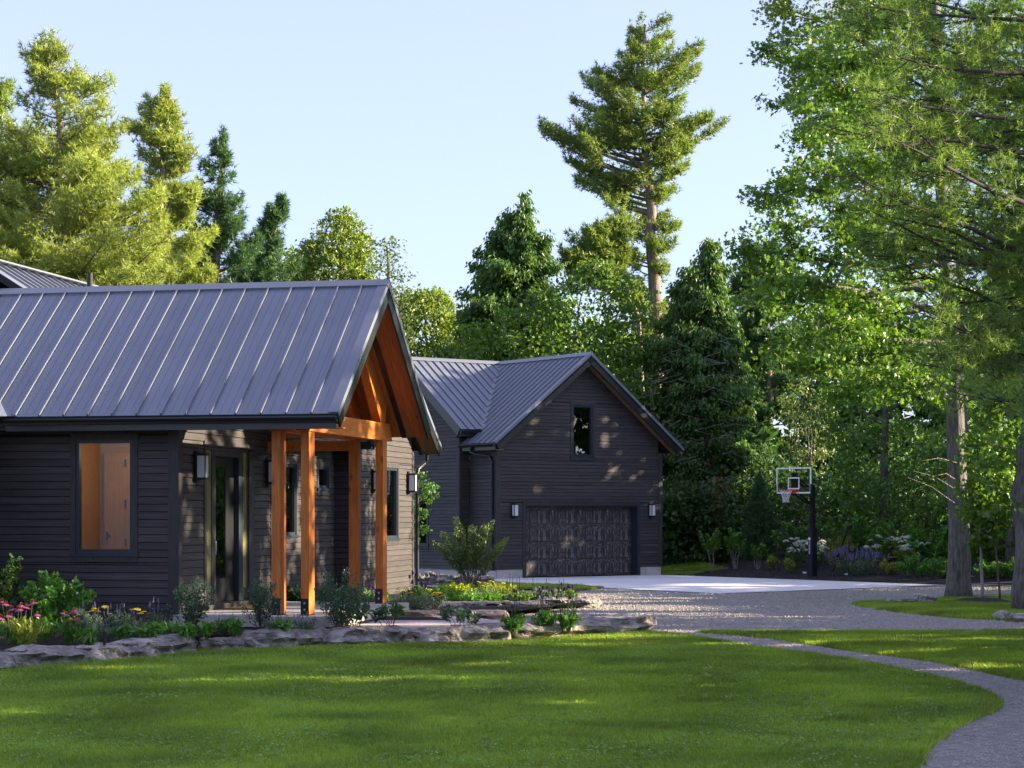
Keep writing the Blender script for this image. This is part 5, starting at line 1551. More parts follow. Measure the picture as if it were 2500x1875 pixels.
# far wood behind everything, and the wood that shades the drive from beyond the right of the picture
def mass(name, boxes, lm, L, W, label=None):
    q = G()
    for (x0, x1, y0, y1, z0, z1, n) in boxes:
        nc = n // 26 + 1
        C = np.stack([RNG.uniform(x0, x1, nc), RNG.uniform(y0, y1, nc), z0 + (z1 - z0) * RNG.uniform(0, 1, nc) ** 0.9], 1)
        C[:, 2] *= 1 + 0.10 * np.sin(C[:, 0] * 0.8) * (C[:, 2] > 3)
        Cr = np.repeat(C, 26, 0) + unit(nc * 26) * RNG.uniform(0.2, 1.0, nc * 26)[:, None] * np.array([1.0, 1.0, 0.65])
        m = len(Cr)
        leaves(q, Cr, unit(m) + np.array([0, 0, -.2]), unit(m) * 0.7 + np.array([0, 0, 0.7]), L * RNG.uniform(0.6, 1.2, m), W * RNG.uniform(0.6, 1.2, m))
    return kind(link(name, q.mesh(name, LF[lm])), 'stuff')
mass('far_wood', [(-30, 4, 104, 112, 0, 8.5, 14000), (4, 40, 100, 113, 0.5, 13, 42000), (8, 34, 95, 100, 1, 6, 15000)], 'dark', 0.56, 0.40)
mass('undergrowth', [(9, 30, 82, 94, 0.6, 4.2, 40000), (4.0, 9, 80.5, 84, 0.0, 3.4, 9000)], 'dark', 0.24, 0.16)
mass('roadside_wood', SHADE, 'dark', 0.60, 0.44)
# ------------------------------------------------------------------ boulders
def stone_px(x0, y0, x1, y1, hgt, depth, label, seed, mat='stone', zf=None, sink=0.06, name='boulder', back=0.0, group=None, over=1.06):
    a = gp(x0, y0) if zf is None else pxZ(x0, y0, zf); b = gp(x1, y1) if zf is None else pxZ(x1, y1, zf)
    ln = (b - a).length * over; m = (a + b) / 2
    rz = math.atan2(b.y - a.y, b.x - a.x)
    c = Vector((m.x - math.sin(rz) * (depth * 0.5 + back), m.y + math.cos(rz) * (depth * 0.5 + back), m.z + hgt / 2 - sink))
    return rock(name, label, (ln, depth, hgt + sink), c, rz, mat, group, seed)
FR = 'flat limestone boulders along the lawn edge'
for i, (x0, y0, x1, y1, h_, d_, lb) in enumerate([
    (-90, 1648, 60, 1638, 0.27, 0.75, 'weathered limestone boulder cut by the left picture edge at the lawn'),
    (25, 1639, 237, 1622, 0.29, 0.85, 'long grey limestone boulder under the coneflowers at the lawn edge'),
    (215, 1622, 372, 1611, 0.27, 0.80, 'pale ledge boulder below the yellow yarrow at the lawn edge'),
    (345, 1613, 498, 1594, 0.31, 0.70, 'layered limestone boulder below the house corner at the lawn edge'),
    (478, 1594, 640, 1590, 0.27, 0.60, 'low smooth boulder before the first bluish shrub at the lawn edge'),
    (598, 1592, 822, 1581, 0.36, 0.75, 'tall dark-faced boulder in front of the cedar posts'),
    (812, 1583, 1046, 1576, 0.31, 0.85, 'wide pale boulder in front of the peonies'),
    (1030, 1577, 1262, 1571, 0.31, 0.80, 'broad flat boulder in front of the walkway'),
    (1262, 1577, 1420, 1568, 0.42, 1.30, 'massive slab boulder ending the stone row under the purple flowers')]):
    if i == 8:
        a, b = gp(1266, 1574), gp(1552, 1543)
        rock('boulder', lb, ((b - a).length * 1.03, 1.0, 0.40), ((a.x + b.x) / 2 - 0.15, (a.y + b.y) / 2 + 0.45, 0.16 + 0.13), math.atan2(b.y - a.y, b.x - a.x) * 0.75, 'stone', FR, 9)
    else:
        stone_px(x0, y0, x1, y1, h_, d_, lb, i, group=FR)
rock('boulder', 'thin grey slab lying behind the massive slab boulder at the gravel', (0.85, 0.5, 0.14), pxZ(1440, 1512, 0.18) + Vector((0, 0.2, 0.03)), 0.1, 'stone', None, 21)
def stone_at(x0, x1, yb, Y, zb, hgt, depth, label, seed, mat='stone', rz=0.0, name='boulder'):
    xm = (x0 + x1) / 2
    c = Vector(((xm - 1250) / F * Y, Y, zb + hgt / 2 - 0.03))
    return rock(name, label, ((x1 - x0) / F * Y * 1.04, depth, hgt), c, rz, mat, None, seed)
stone_at(1095, 1238, 1506, 38.9, 0.27, 0.25, 1.0, 'sunlit buff boulder at the end of the walkway by the gravel', 31, 'stonewarm')
stone_at(985, 1080, 1506, 38.6, 0.36, 0.17, 0.6, 'low buff boulder between the walkway and the yarrow', 32, 'stonewarm')
stone_at(1032, 1222, 1478, 44.5, 0.20, 0.22, 1.4, 'flat grey ledge stone left behind the peonies in the flower bed', 33)
stone_at(1205, 1345, 1480, 46.5, 0.12, 0.22, 1.2, 'middle ledge stone edging the flower bed by the gravel', 34)
stone_at(1310, 1466, 1476, 48.5, 0.07, 0.27, 1.2, 'mossy-faced ledge stone at the right end of the flower bed', 35)
stone_at(1008, 1072, 1410, 66.0, 0.06, 0.36, 0.6, 'block stone at the garage base beside the house downspout', 36)
stone_at(1068, 1126, 1413, 65.6, 0.05, 0.33, 0.6, 'block stone at the garage base in the middle of three', 37)
stone_at(1122, 1205, 1413, 65.2, 0.04, 0.32, 0.6, 'block stone at the garage base behind the serviceberry', 38)
stone_at(2129, 2170, 1471, 50.3, 0.05, 0.13, 0.35, 'dark end stone at the left tip of the grass island', 41)
stone_at(2164, 2240, 1468, 50.8, 0.05, 0.17, 0.40, 'long weathered edging stone on the grass island tip', 42)
stone_at(2228, 2286, 1467, 51.3, 0.05, 0.26, 0.45, 'stump-like grey stone on the island near the oak', 43, 'log')
stone_at(2240, 2300, 1467, 50.6, 0.05, 0.10, 0.35, 'thin slab at the foot of the oak on its left', 44)
stone_at(2379, 2458, 1459, 54.5, 0.04, 0.10, 0.35, 'low stone edge on the island between oak and sapling', 45)
stone_at(2428, 2475, 1520, 41.5, 0.08, 0.26, 0.5, 'grey driftwood stump end at the right picture edge', 46, 'log', 0.3, 'driftwood')
stone_at(2466, 2580, 1536, 40.8, 0.10, 0.27, 0.6, 'brown-faced block stone at the right edge above a thin slab', 47)
stone_at(2458, 2570, 1549, 40.1, 0.06, 0.12, 0.6, 'thin grey slab at the right edge by the lawn', 48)
stone_at(1831, 1877, 1395, 78.5, 0.10, 0.24, 0.5, 'pale block stone in the mulch below the young pine', 51)
stone_at(1900, 1920, 1395, 77.5, 0.08, 0.2, 0.4, 'small pale stone beside the lime shrubs in the mulch', 52)
stone_at(1990, 2042, 1404, 75.2, 0.10, 0.14, 0.5, 'flat stone in the mulch behind the hoop pole', 53)
stone_at(2136, 2196, 1374, 78.5, 0.38, 0.14, 0.6, 'flat grey stone above the lime shrub behind the catmint', 54)
stone_at(2358, 2396, 1417, 68.0, 0.10, 0.18, 0.5, 'square pale stone in the back bed right of the oak trunk', 55)

# ------------------------------------------------------------------ planting before the house
def bp(x, Y): 
    X = (x - 1250) / F * Y
    return (X, Y, float(zbed(X, Y)) - 0.01)
def px_local(base, pts, Y, jit=0.12):
    o = []
    for x, y in pts:
        p = pxY(x, y, Y + RNG.uniform(-jit, jit)); o.append(np.array((p.x - base[0], p.y - base[1], p.z - base[2])))
    return o
def rot0(th):
    th.rotation_euler = (0, 0, 0); return th

shrub('dogwood_shrub', 'dark leafy shrub at the left picture edge against the siding', bp(2, 33.6), 0.95, 1.42, 'dark', 1100, 0.10, 0.05, T_OVAL, 12)
th = shrub('hydrangea_shrub', 'bright green broad-leaved shrub with small white flowers under the tall window', bp(135, 32.0), 1.22, 1.10, 'shrubG', 2300, 0.125, 0.052, T_OVAL, 18, top=0.7)
heads(rot0(th), 'white', [np.array((RNG.uniform(-.45, .45), RNG.uniform(-.5, 0), RNG.uniform(.45, .85))) for _ in range(12)], 0.3, scale=0.35)
b = bp(38, 30.2)
th = rot0(shrub('coneflower_clump', 'pink coneflowers in a clump at the left picture edge', b, 0.75, 0.42, 'shrubG', 650, 0.13, 0.03, T_LEAF, 14, cat='flowers', stem_m='stem', upright=True))
heads(th, 'cone', px_local(b, [(5, 1466), (14, 1472), (79, 1469), (29, 1484), (45, 1485), (65, 1480), (91, 1498), (2, 1506), (-12, 1490), (52, 1476), (20, 1500)], 30.2), scale=1.25)
b = bp(172, 30.7)
th = rot0(shrub('coneflower_clump', 'pink coneflowers in a clump before the bright green shrub', b, 0.5, 0.42, 'shrubG', 520, 0.13, 0.03, T_LEAF, 12, cat='flowers', stem_m='stem', upright=True))
heads(th, 'cone', px_local(b, [(155, 1495), (163, 1499), (181, 1489), (179, 1511), (194, 1513), (176, 1521), (188, 1508)], 30.7), scale=1.25)
shrub('goldenrod_clump', 'lime green narrow-leaved plant in front of the left coneflowers', bp(62, 29.4), 0.72, 0.50, 'shrubY', 1100, 0.10, 0.017, T_LEAF, 22, cat='plant', stem_m='stem', upright=True)
shrub('goldenrod_clump', 'small lime green plant between the two coneflower clumps', bp(110, 31.0), 0.4, 0.45, 'shrubG', 420, 0.09, 0.018, T_LEAF, 12, cat='plant', stem_m='stem', upright=True)
def yarrow(x, Y, hd, label, kindname='yarrow', sc=1.0, w=0.42, lm='silver'):
    b = bp(x, Y)
    th = rot0(shrub('yarrow_clump', label, b, w, 0.36, lm, 520, 0.075, 0.016, T_LEAF, 14, cat='flowers', stem_m='stem', upright=True))
    heads(th, kindname, px_local(b, hd, Y), scale=sc, r=0.003)
    return th
yarrow(244, 31.0, [(230, 1487), (225, 1492), (240, 1493), (257, 1482), (268, 1499)], 'yellow flat-headed yarrow below the tall window sill')
yarrow(333, 31.6, [(323, 1489), (335, 1488), (342, 1498), (350, 1494)], 'yellow flat-headed yarrow nearest the house corner')
def catmint(x, Y, w, h_, n, label, hl=0.5, sc=1.0):
    b = bp(x, Y) if Y < 60 else (((x - 1250) / F * Y), Y, gf((x - 1250) / F * Y, Y) + 0.02)
    th = rot0(shrub('catmint_clump', label, b, w, h_ * 0.75, 'silver', int(500 * max(1, w)), 0.05 * sc, 0.022 * sc, T_LEAF, 16, cat='flowers', stem_m='stem'))
    pts = []
    for i in range(n):
        a, r = RNG.uniform(0, 6.28), RNG.uniform(0.1, 0.55) * w
        pts.append(np.array((math.cos(a) * r, math.sin(a) * r * 0.8, h_ * (1.0 - 0.7 * (r / w) ** 1.3) * RNG.uniform(0.75, 1.0))))
    heads(th, 'lav', pts, scale=hl, r=0.0025)
    return th
catmint(222, 31.4, 0.5, 0.62, 12, 'violet catmint behind the yellow yarrow under the window')
catmint(295, 32.0, 0.5, 0.60, 12, 'violet catmint between the two yellow yarrows')
catmint(385, 32.5, 0.5, 0.58, 10, 'violet catmint against the siding left of the house corner')
shrub('bluish_shrub', 'bluish green small-leaved shrub at the house corner', bp(470, 32.5), 0.86, 0.98, 'shrubB', 2000, 0.042, 0.026, T_OVAL, 22, top=0.65)
shrub('bluish_shrub', 'bluish green small-leaved shrub before the entrance steps left of the first post', bp(640, 32.9), 0.66, 0.95, 'shrubB', 1700, 0.042, 0.026, T_OVAL, 18, top=0.65)
shrub('bluish_shrub', 'bluish green small-leaved shrub right of the second post, largest of its kind', bp(832, 33.1), 0.98, 1.16, 'shrubB', 2600, 0.042, 0.026, T_OVAL, 26, top=0.68)
def rosette(x, Y, w, label, lm='shrubG'):
    return shrub('leafy_perennial', label, bp(x, Y), w, 0.30, lm, 120, 0.15, 0.05, T_OVAL, 12, cat='plant', lift=0.3, stem_m='stem')
rosette(402, 31.8, 0.40, 'green leafy perennial left of the house-corner shrub')
rosette(455, 31.5, 0.34, 'low green rosette in front of the house-corner shrub')
rosette(570, 32.2, 0.42, 'green leafy perennial before the porch slab')
rosette(300, 30.7, 0.30, 'low green rosette between yarrow and boulders')
catmint(672, 32.6, 0.5, 0.42, 12, 'catmint with violet spikes at the foot of the first post')
catmint(545, 32.4, 0.45, 0.40, 8, 'catmint between the house-corner shrub and the entrance shrub')
rosette(505, 31.7, 0.34, 'low green rosette right of the house-corner shrub')
rosette(690, 32.4, 0.30, 'low green rosette below the first post')
rosette(360, 31.2, 0.36, 'green leafy perennial between the yarrow and the house corner')
rosette(215, 30.0, 0.36, 'green leafy perennial right of the second coneflower clump')
catmint(745, 32.8, 0.5, 0.40, 12, 'catmint with violet spikes at the foot of the second post')
q = G(); q.tube([(0, 0, 0), (0, 0, 0.24)], [0.022, 0.022], 10); q.tube([(0, 0, 0.241), (0, 0, 0.30)], [0.05, 0.03], 12)
pth = link('path_light', q.mesh('path_light', MT['black'])); pth.location = bp(255, 29.9); tag(pth, 'short black path light in the mulch below the yarrow', 'path light')
def peony(x, Y, w, h_, label):
    return shrub('peony_plant', label, bp(x, Y), w, h_, 'peony', 200, 0.135, 0.045, T_OVAL, 7, cat='plant', lift=0.58, top=0.75, stem_m='stem')
peony(868, 33.7, 0.62, 0.62, 'peony with bare stems beside the largest bluish shrub')
peony(952, 34.0, 0.78, 0.60, 'peony with bare stems before the walkway, middle of three')
peony(1122, 34.2, 0.84, 0.56, 'peony with bare stems before the walkway, farthest right of three')
HB_ = [(558, 207), (575, 212), (520, 250), (565, 255), (597, 275), (540, 330), (475, 268), (755, 200), (762, 222), (780, 185), (808, 185), (825, 200), (850, 210), (857, 235), (775, 262), (712, 236), (805, 297), (895, 185), (905, 210),
       (923, 155), (940, 200), (965, 190), (977, 172), (985, 180), (1008, 175), (1008, 195), (978, 222), (990, 262), (1035, 210), (1048, 205), (890, 262)]
HB_ = [(1080 + x / 3.175, 1380 + y / 3.175) for x, y in HB_]
for (x, Y, lo_, hi_, lb) in ((1258, 34.3, 1200, 1285, 'purple betony with few spikes before the walkway end'), (1330, 35.0, 1285, 1357, 'purple betony with tall spikes behind the massive slab, left of two'),
                             (1388, 35.1, 1357, 1440, 'purple betony with tall spikes behind the massive slab, right of two')):
    b = list(bp(x, Y)); b[2] = 0.30
    th = rot0(shrub('betony_plant', lb, b, 0.5, 0.36, 'shrubG', 260, 0.10, 0.045, T_OVAL, 12, cat='flowers', stem_m='stem', lift=0.2))
    heads(th, 'betony', px_local(b, [p for p in HB_ if lo_ < p[0] < hi_], Y, 0.1), scale=0.66, r=0.006)
# flower bed between porch and garage
for (x, Y, pts, lb) in ((917, 41.0, [(905, 1432), (912, 1440), (922, 1428), (930, 1420), (915, 1450), (927, 1446)], 'purple betony between the third and fourth cedar posts'),
                        (1012, 43.0, [(1000, 1412), (1008, 1402), (1015, 1410), (1022, 1420), (1030, 1432), (1005, 1425), (1018, 1398), (1040, 1434)], 'purple betony at the far house corner by the downspout'),
                        (868, 41.5, [(850, 1425), (862, 1418), (872, 1430)], 'purple betony seen behind the largest bluish shrub')):
    b = bp(x, Y)
    th = rot0(shrub('betony_plant', lb, b, 0.75, 0.42, 'shrubG', 420, 0.10, 0.045, T_OVAL, 12, cat='flowers', stem_m='stem'))
    heads(th, 'betony', px_local(b, pts, Y, 0.2), scale=0.9, r=0.004)
yarrow(985, 40.0, [(975, 1438), (985, 1444), (995, 1436), (968, 1446), (1003, 1447)], 'pale yellow yarrow just right of the fourth cedar post', 'yarrowpale', 1.0, 0.8)
yarrow(1062, 41.2, [(1050, 1440), (1062, 1447), (1072, 1448), (1082, 1455), (1056, 1452)], 'pale yellow yarrow in front of the green groundcover', 'yarrowpale', 1.1, 0.8)
shrub('silver_plant', 'silvery spreading plant at the walkway edge behind the peony', bp(1020, 39.4), 0.95, 0.36, 'silver', 900, 0.06, 0.02, T_LEAF, 24, cat='plant', stem_m='stem')
shrub('silver_plant', 'silvery plant with pale spikes beside the fourth cedar post', bp(905, 39.6), 0.6, 0.4, 'silver', 500, 0.06, 0.02, T_LEAF, 18, cat='plant', stem_m='stem', upright=True)
for (x, Y, w, h_, lm, lb) in ((1085, 46, 1.1, 0.40, 'shrubG', 'bright green groundcover mound left in the flower bed'), (1170, 48, 1.3, 0.38, 'shrubG', 'bright green groundcover mound below the serviceberry'),
                              (1255, 50, 1.3, 0.30, 'broad', 'green groundcover mound behind the purple betony'), (1330, 52, 1.2, 0.26, 'silver', 'grey green groundcover mound toward the gravel'),
                              (1040, 50, 1.2, 0.42, 'shrubG', 'bright green groundcover mound beside the house downspout'), (1120, 54, 1.4, 0.36, 'shrubY', 'yellow green groundcover mound before the garage stones'),
                              (1215, 55, 1.4, 0.30, 'shrubY', 'yellow green groundcover mound before the concrete footing'), (1380, 53, 0.9, 0.22, 'broad', 'small green mound at the right end of the flower bed'),
                              (718, 42, 0.9, 0.62, 'peony', 'dark leafy plant between the first two cedar posts'), (815, 43, 0.9, 0.5, 'peony', 'dark leafy plant before the recessed house corner')):
    shrub('groundcover', lb, bp(x, Y), w, h_, lm, 1000, 0.085, 0.045, T_OVAL, 26, cat='plant', stem_m='stem', top=0.55)
yarrow(1185, 52.0, [(1170, 1422), (1185, 1424), (1200, 1420), (1215, 1426), (1178, 1430), (1228, 1424)], 'pale yellow yarrow before the concrete footing', 'yarrowpale', 1.2, 1.0)
b = bp(1330, 54)
th = rot0(shrub('mullein_plant', 'thin dark seed spikes standing before the garage court', b, 0.9, 0.25, 'silver', 260, 0.1, 0.04, T_OVAL, 10, cat='plant', stem_m='stem'))
q = G()
for x, y in [(1245, 1402), (1252, 1408), (1262, 1410), (1268, 1406), (1301, 1410), (1334, 1412), (1365, 1416), (1376, 1412), (1238, 1412)]:
    p = np.array(pxY(x, y, 54)) - np.array(b); q.tube([(p[0], p[1], 0), (p[0], p[1], p[2])], [0.012, 0.007], 5)
link('seed_spikes', q.mesh('seed_spikes', MT['twig']), th)
# serviceberry and the small maple beside the house
b = (-1.21, 60.0, gf(-1.21, 60.0))
shrub('serviceberry', 'large airy serviceberry shrub in front of the garage corner', b, 2.3, 2.3, 'service', 5200, 0.10, 0.06, T_LEAF, 30, top=0.72, lift=0.25, stem_m='twig')
broadleaf('japanese_maple', 'small bright green maple beside the far house corner and downspout', 56, [(996, 1415), (1004, 1300), (1016, 1150)],
          [(1140, 1008, 1030), (1165, 1004, 1036), (1185, 1002, 1070), (1215, 1000, 1064), (1240, 1000, 1030), (1260, 1000, 1048), (1285, 1000, 1044), (1305, 1000, 1040), (1330, 1000, 1022)], 'shrubG',
          clusters=60, per=16, cr=0.16, L=0.10, W=0.07, T=T_MAPLE, r0=0.03, r1=0.01, limbs=40, depth=0.8, bark='twig', droop=0.5)

# ------------------------------------------------------------------ planting behind the court
def gb(x, Y):
    X = (x - 1250) / F * Y
    return (X, Y, gf(X, Y) + 0.02)
conifer('young_pine', 'young bushy pine with a long leader left of the basketball hoop', 80, [(1855, 1396), (1855, 1300), (1853, 1180)],
        [(1178, 1850, 1857), (1215, 1838, 1868), (1245, 1818, 1890), (1290, 1812, 1898), (1330, 1815, 1895), (1370, 1808, 1895), (1392, 1825, 1890)], 'pineD',
        limbs=120, per_m=60, nn=8, tl=0.16, tw=0.03, up=0.5, r0=0.07, r1=0.012)
conifer('young_pine', 'small dark young pine behind the hoop pole in the hedge', 86, [(2060, 1300), (2060, 1250), (2058, 1190)],
        [(1188, 2055, 2062), (1220, 2040, 2078), (1250, 2030, 2092), (1285, 2025, 2095)], 'pineD', limbs=60, per_m=50, nn=8, tl=0.18, tw=0.035, up=0.5, r0=0.06, r1=0.012)
for (x, Y, w, h_, lm, n, lb) in (
    (1738, 77.8, 1.1, 1.75, 'maple', 900, 'young multi-stemmed shrub at the left end of the mulch bed'),
    (1795, 77, 0.95, 1.65, 'maple', 800, 'young multi-stemmed shrub between garage and young pine'),
    (1850, 76, 0.7, 1.15, 'broad', 450, 'small slender sapling shrub in front of the young pine')):
    shrub('young_shrub', lb, gb(x, Y), w, h_, lm, n, 0.14, 0.085, T_LEAF, 6, lift=0.4, top=0.8, stem_m='paletwig')
for (x, Y, w, h_, lm, n, lb, L_, W_) in (
    (1886, 75.5, 0.6, 0.62, 'shrubY', 380, 'small lime green shrub beside the pale block stone', 0.12, 0.04),
    (1926, 73.6, 0.5, 0.66, 'shrubY', 380, 'small lime green shrub left of the hoop pole', 0.12, 0.04),
    (2018, 75.5, 1.0, 1.2, 'shrubY', 700, 'yellow-leaved shrub right of the hoop pole', 0.13, 0.06),
    (2062, 76.0, 0.9, 1.15, 'shrubY', 450, 'yellow-leaved shrub behind the catmint', 0.13, 0.06),
    (2170, 70.3, 0.9, 0.6, 'shrubY', 600, 'lime green low shrub right of the catmint', 0.10, 0.04),
    (2232, 68.9, 1.35, 0.95, 'shrubG', 1300, 'green rounded shrub with pale flowers left of the oak trunk', 0.12, 0.06),
    (2292, 67.8, 1.2, 0.75, 'shrubG', 1100, 'low green shrub close beside the oak trunk', 0.12, 0.07),
    (2412, 66.8, 1.2, 0.75, 'shrubG', 800, 'low green shrub right of the oak trunk', 0.12, 0.07),
    (2460, 66.2, 1.1, 0.7, 'maple', 800, 'low green shrub beside the gnarled trunk', 0.12, 0.07),
    (1935, 79.5, 2.2, 1.6, 'shrubG', 1900, 'broad green bush behind the ball rebounder, left', 0.16, 0.10),
    (2015, 80.0, 2.6, 1.8, 'maple', 1900, 'broad green bush behind the ball rebounder, right', 0.16, 0.10),
    (2120, 76.5, 2.6, 1.8, 'shrubG', 2100, 'broad green bush behind the catmint', 0.17, 0.12),
    (2200, 75.0, 2.6, 1.7, 'maple', 2100, 'broad green bush up the bank left of the oak', 0.17, 0.12),
    (2290, 72.5, 2.6, 1.6, 'shrubG', 2000, 'broad green bush directly behind the oak trunk', 0.17, 0.12),
    (2400, 70.5, 2.6, 1.5, 'maple', 1900, 'dark bush in the shade right of the oak', 0.17, 0.12),
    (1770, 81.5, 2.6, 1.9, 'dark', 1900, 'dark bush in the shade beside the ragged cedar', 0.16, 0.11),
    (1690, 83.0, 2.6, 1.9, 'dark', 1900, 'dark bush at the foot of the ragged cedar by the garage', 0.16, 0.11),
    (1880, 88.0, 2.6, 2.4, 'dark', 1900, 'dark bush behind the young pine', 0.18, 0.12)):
    shrub('garden_shrub', lb, gb(x, Y), w, h_, lm, n, L_, W_, T_LEAF, 20, lift=0.15, top=0.6, group=None)
for (x, Y, w, n, lb) in ((1950, 75.5, 1.2, 34, 'white-flowering bushy plant left of the hoop pole'), (1996, 74.0, 0.8, 18, 'white-flowering plant just right of the hoop pole'), (2215, 72.5, 1.2, 28, 'tall white-flowering plant left of the oak trunk'),
                         (2150, 74.5, 0.9, 14, 'white-flowering plant above the catmint'), (2000, 83.0, 0.9, 10, 'white-flowering plant high behind the hoop pole')):
    b = gb(x, Y)
    th = rot0(shrub('white_flower_plant', lb, b, w, 0.8, 'broad', 620, 0.11, 0.05, T_LEAF, 14, cat='flowers', stem_m='stem'))
    heads(th, 'white', [np.array((RNG.normal() * w * 0.28, RNG.normal() * w * 0.25, RNG.uniform(0.55, 1.05))) for _ in range(n)], 0.2, scale=1.6, r=0.005)
catmint(2066, 71.6, 1.5, 0.95, 70, 'large lavender catmint mound right of the hoop pole', 1.25, 1.8)
catmint(2116, 70.9, 1.4, 0.85, 60, 'second lavender catmint mound nearer the lime shrub', 1.25, 1.8)
broadleaf('sumac_tree', 'dark feathery sumac between garage and basketball hoop', 88, [(1830, 1360), (1832, 1250), (1835, 1120)],
          [(1085, 1800, 1870), (1110, 1765, 1910), (1150, 1760, 1915), (1190, 1780, 1890), (1230, 1800, 1870)], 'dark', clusters=90, per=24, cr=0.5, L=0.30, W=0.07, droop=0.5, r0=0.06)
# sapling in its mulch ring on the island
mr_ = gp(2398, 1473)
an = np.linspace(0, 2 * math.pi, 20, endpoint=False)
ring = [(mr_.x + math.cos(a) * 0.80, mr_.y + math.sin(a) * 1.5) for a in an]
sheet('mulch_ring', ring, MT['mulch'], 0.05, 0.4, lambda x, y: g(x, y) + 0.10 * np.clip(1 - ((x - mr_.x) / 0.8) ** 2 - ((y - mr_.y) / 1.5) ** 2, 0, 1))
broadleaf('young_maple', 'staked thin young maple in a black mulch ring on the island', mr_.y, [(2398, 1473), (2397, 1400), (2393, 1300), (2390, 1180)],
          [(1090, 2370, 2420), (1160, 2350, 2450), (1240, 2350, 2455), (1300, 2360, 2440), (1340, 2370, 2425)], 'oak', clusters=50, per=18, cr=0.3, L=0.14, W=0.13, T=T_MAPLE, r0=0.045, r1=0.02, bark='paletwig', depth=0.8, wob=0.006)

# weathered split-rail fence on the bank
fo = gb(1950, 90)
fth = thing('rail_fence', 'weathered grey split-rail fence half buried in bushes on the bank', 'fence', fo)
O = np.array(fo)
for (x0, y0, x1, y1, Y0, Y1) in ((1912, 1290, 1980, 1273, 90, 90), (1975, 1277, 2040, 1268, 90, 91), (2092, 1277, 2150, 1268, 90, 91), (2165, 1266, 2250, 1257, 89, 91), (2250, 1261, 2300, 1264, 89, 90)):
    q = G(); a = np.array(pxY(x0, y0, Y0)) - O; b_ = np.array(pxY(x1, y1, Y1)) - O
    q.tube(np.stack([a, (a + b_) / 2 + np.array([0, 0, 0.03]), b_]), [0.07, 0.085, 0.065], 6)
    link('rail', q.mesh('rail', MT['log']), fth)
for (x, y) in ((1949, 1272), (2040, 1262), (2160, 1255), (2255, 1250)):
    q = G(); a = np.array(pxY(x, y, 90)) - O
    q.tube(np.stack([(a[0], a[1], a[2] - 0.8), (a[0], a[1], a[2] + 0.12)]), [0.09, 0.08], 7)
    link('fence_post', q.mesh('fence_post', MT['log']), fth)

# ------------------------------------------------------------------ basketball hoop: local -y faces the court
HP = pxZ(1983.5, 1411, gf(10.6, 71.6) + 0.02)
HP = Vector(((1983.5 - 1250) / F * 71.8, 71.8, 0.03))
HR = R(35.4 - 90)
hoop = thing('basketball_hoop', 'basketball hoop with clear backboard on a black padded pole beside the court', 'basketball hoop', HP, HR)
q = G(); q.box(-0.075, 0.075, -0.075, 0.075, 0.0, 3.30); q.box(-0.18, 0.18, -0.18, 0.18, 0.0, 0.03)
pole = link('pole', q.mesh('pole', MT['black']), hoop)
q = G(); q.box(-0.115, 0.115, -0.12, 0.12, 0.05, 1.75)
pad = link('pole_pad', q.mesh('pole_pad', M("navy_pad", (0.010, 0.012, 0.020), rough=0.5)), hoop)
tx = bpy.data.curves.new('lettering', 'FONT'); tx.body = 'SILVERBACK'; tx.size = 0.092; tx.extrude = 0.001; tx.align_x = 'LEFT'; tx.align_y = 'CENTER'; tx.space_character = 0.92
tx.materials.append(MT['white'])
tmp = bpy.data.objects.new('lettering_curve', tx)
to = bpy.data.objects.new('lettering', bpy.data.meshes.new_from_object(tmp)); COL.objects.link(to); to.parent = pad
bpy.data.objects.remove(tmp)
to.matrix_local = Matrix(((0, -1 * -1, 0, -0.03), (0, 0, -1, -0.1225), (-1, 0, 0, 1.31), (0, 0, 0, 1)))
q = G(); a = np.linspace(0, 2 * math.pi, 18, endpoint=False)
q.polys(np.stack([-0.03 + 0.055 * np.cos(a), np.full(18, -0.1222), 1.385 + 0.055 * np.sin(a)], 1), [tuple(range(18))])
link('ball_emblem', q.mesh('ball_emblem', MT['white']), pad)
BY, BW, BZ0, BZ1 = -0.90, 0.875, 2.98, 3.89
q = G()
q.box(-BW, BW, BY - 0.02, BY + 0.02, BZ1 - 0.045, BZ1); q.box(-BW, BW, BY - 0.02, BY + 0.02, BZ0, BZ0 + 0.045)
q.box(-BW, -BW + 0.045, BY - 0.02, BY + 0.02, BZ0 + .045, BZ1 - .045); q.box(BW - 0.045, BW, BY - 0.02, BY + 0.02, BZ0 + .045, BZ1 - .045)
bf = link('backboard_frame', q.mesh('backboard_frame', MT['white']), hoop)
q = G(); q.box(-BW + .046, BW - .046, BY - 0.006, BY + 0.006, BZ0 + .046, BZ1 - .046)
link('backboard_panel', q.mesh('backboard_panel', MT['acrylic']), hoop)
q = G(); z0, z1, w = BZ0 + 0.15, BZ0 + 0.57, 0.29
q.box(-w, w, BY - 0.010, BY - 0.0065, z1 - .045, z1); q.box(-w, w, BY - 0.010, BY - 0.0065, z0, z0 + .045)
q.box(-w, -w + .045, BY - 0.010, BY - 0.0065, z0 + .045, z1 - .045); q.box(w - .045, w, BY - 0.010, BY - 0.0065, z0 + .045, z1 - .045)
link('target_square', q.mesh('target_square', MT['white']), hoop)
q = G()
q.box(-BW - 0.03, -BW + 0.02, BY - 0.03, BY + 0.03, BZ0 - 0.03, BZ0 + 0.33); q.box(BW - 0.02, BW + 0.03, BY - 0.03, BY + 0.03, BZ0 - 0.03, BZ0 + 0.33)
q.box(-BW + 0.02, BW - 0.02, BY - 0.015, BY + 0.03, BZ0 - 0.035, BZ0 - 0.002)
link('edge_padding', q.mesh('edge_padding', MT['black']), hoop)
RY = BY - 0.15 - 0.225; RZ_ = 3.10
q = G(); a = np.linspace(0, 2 * math.pi, 25)
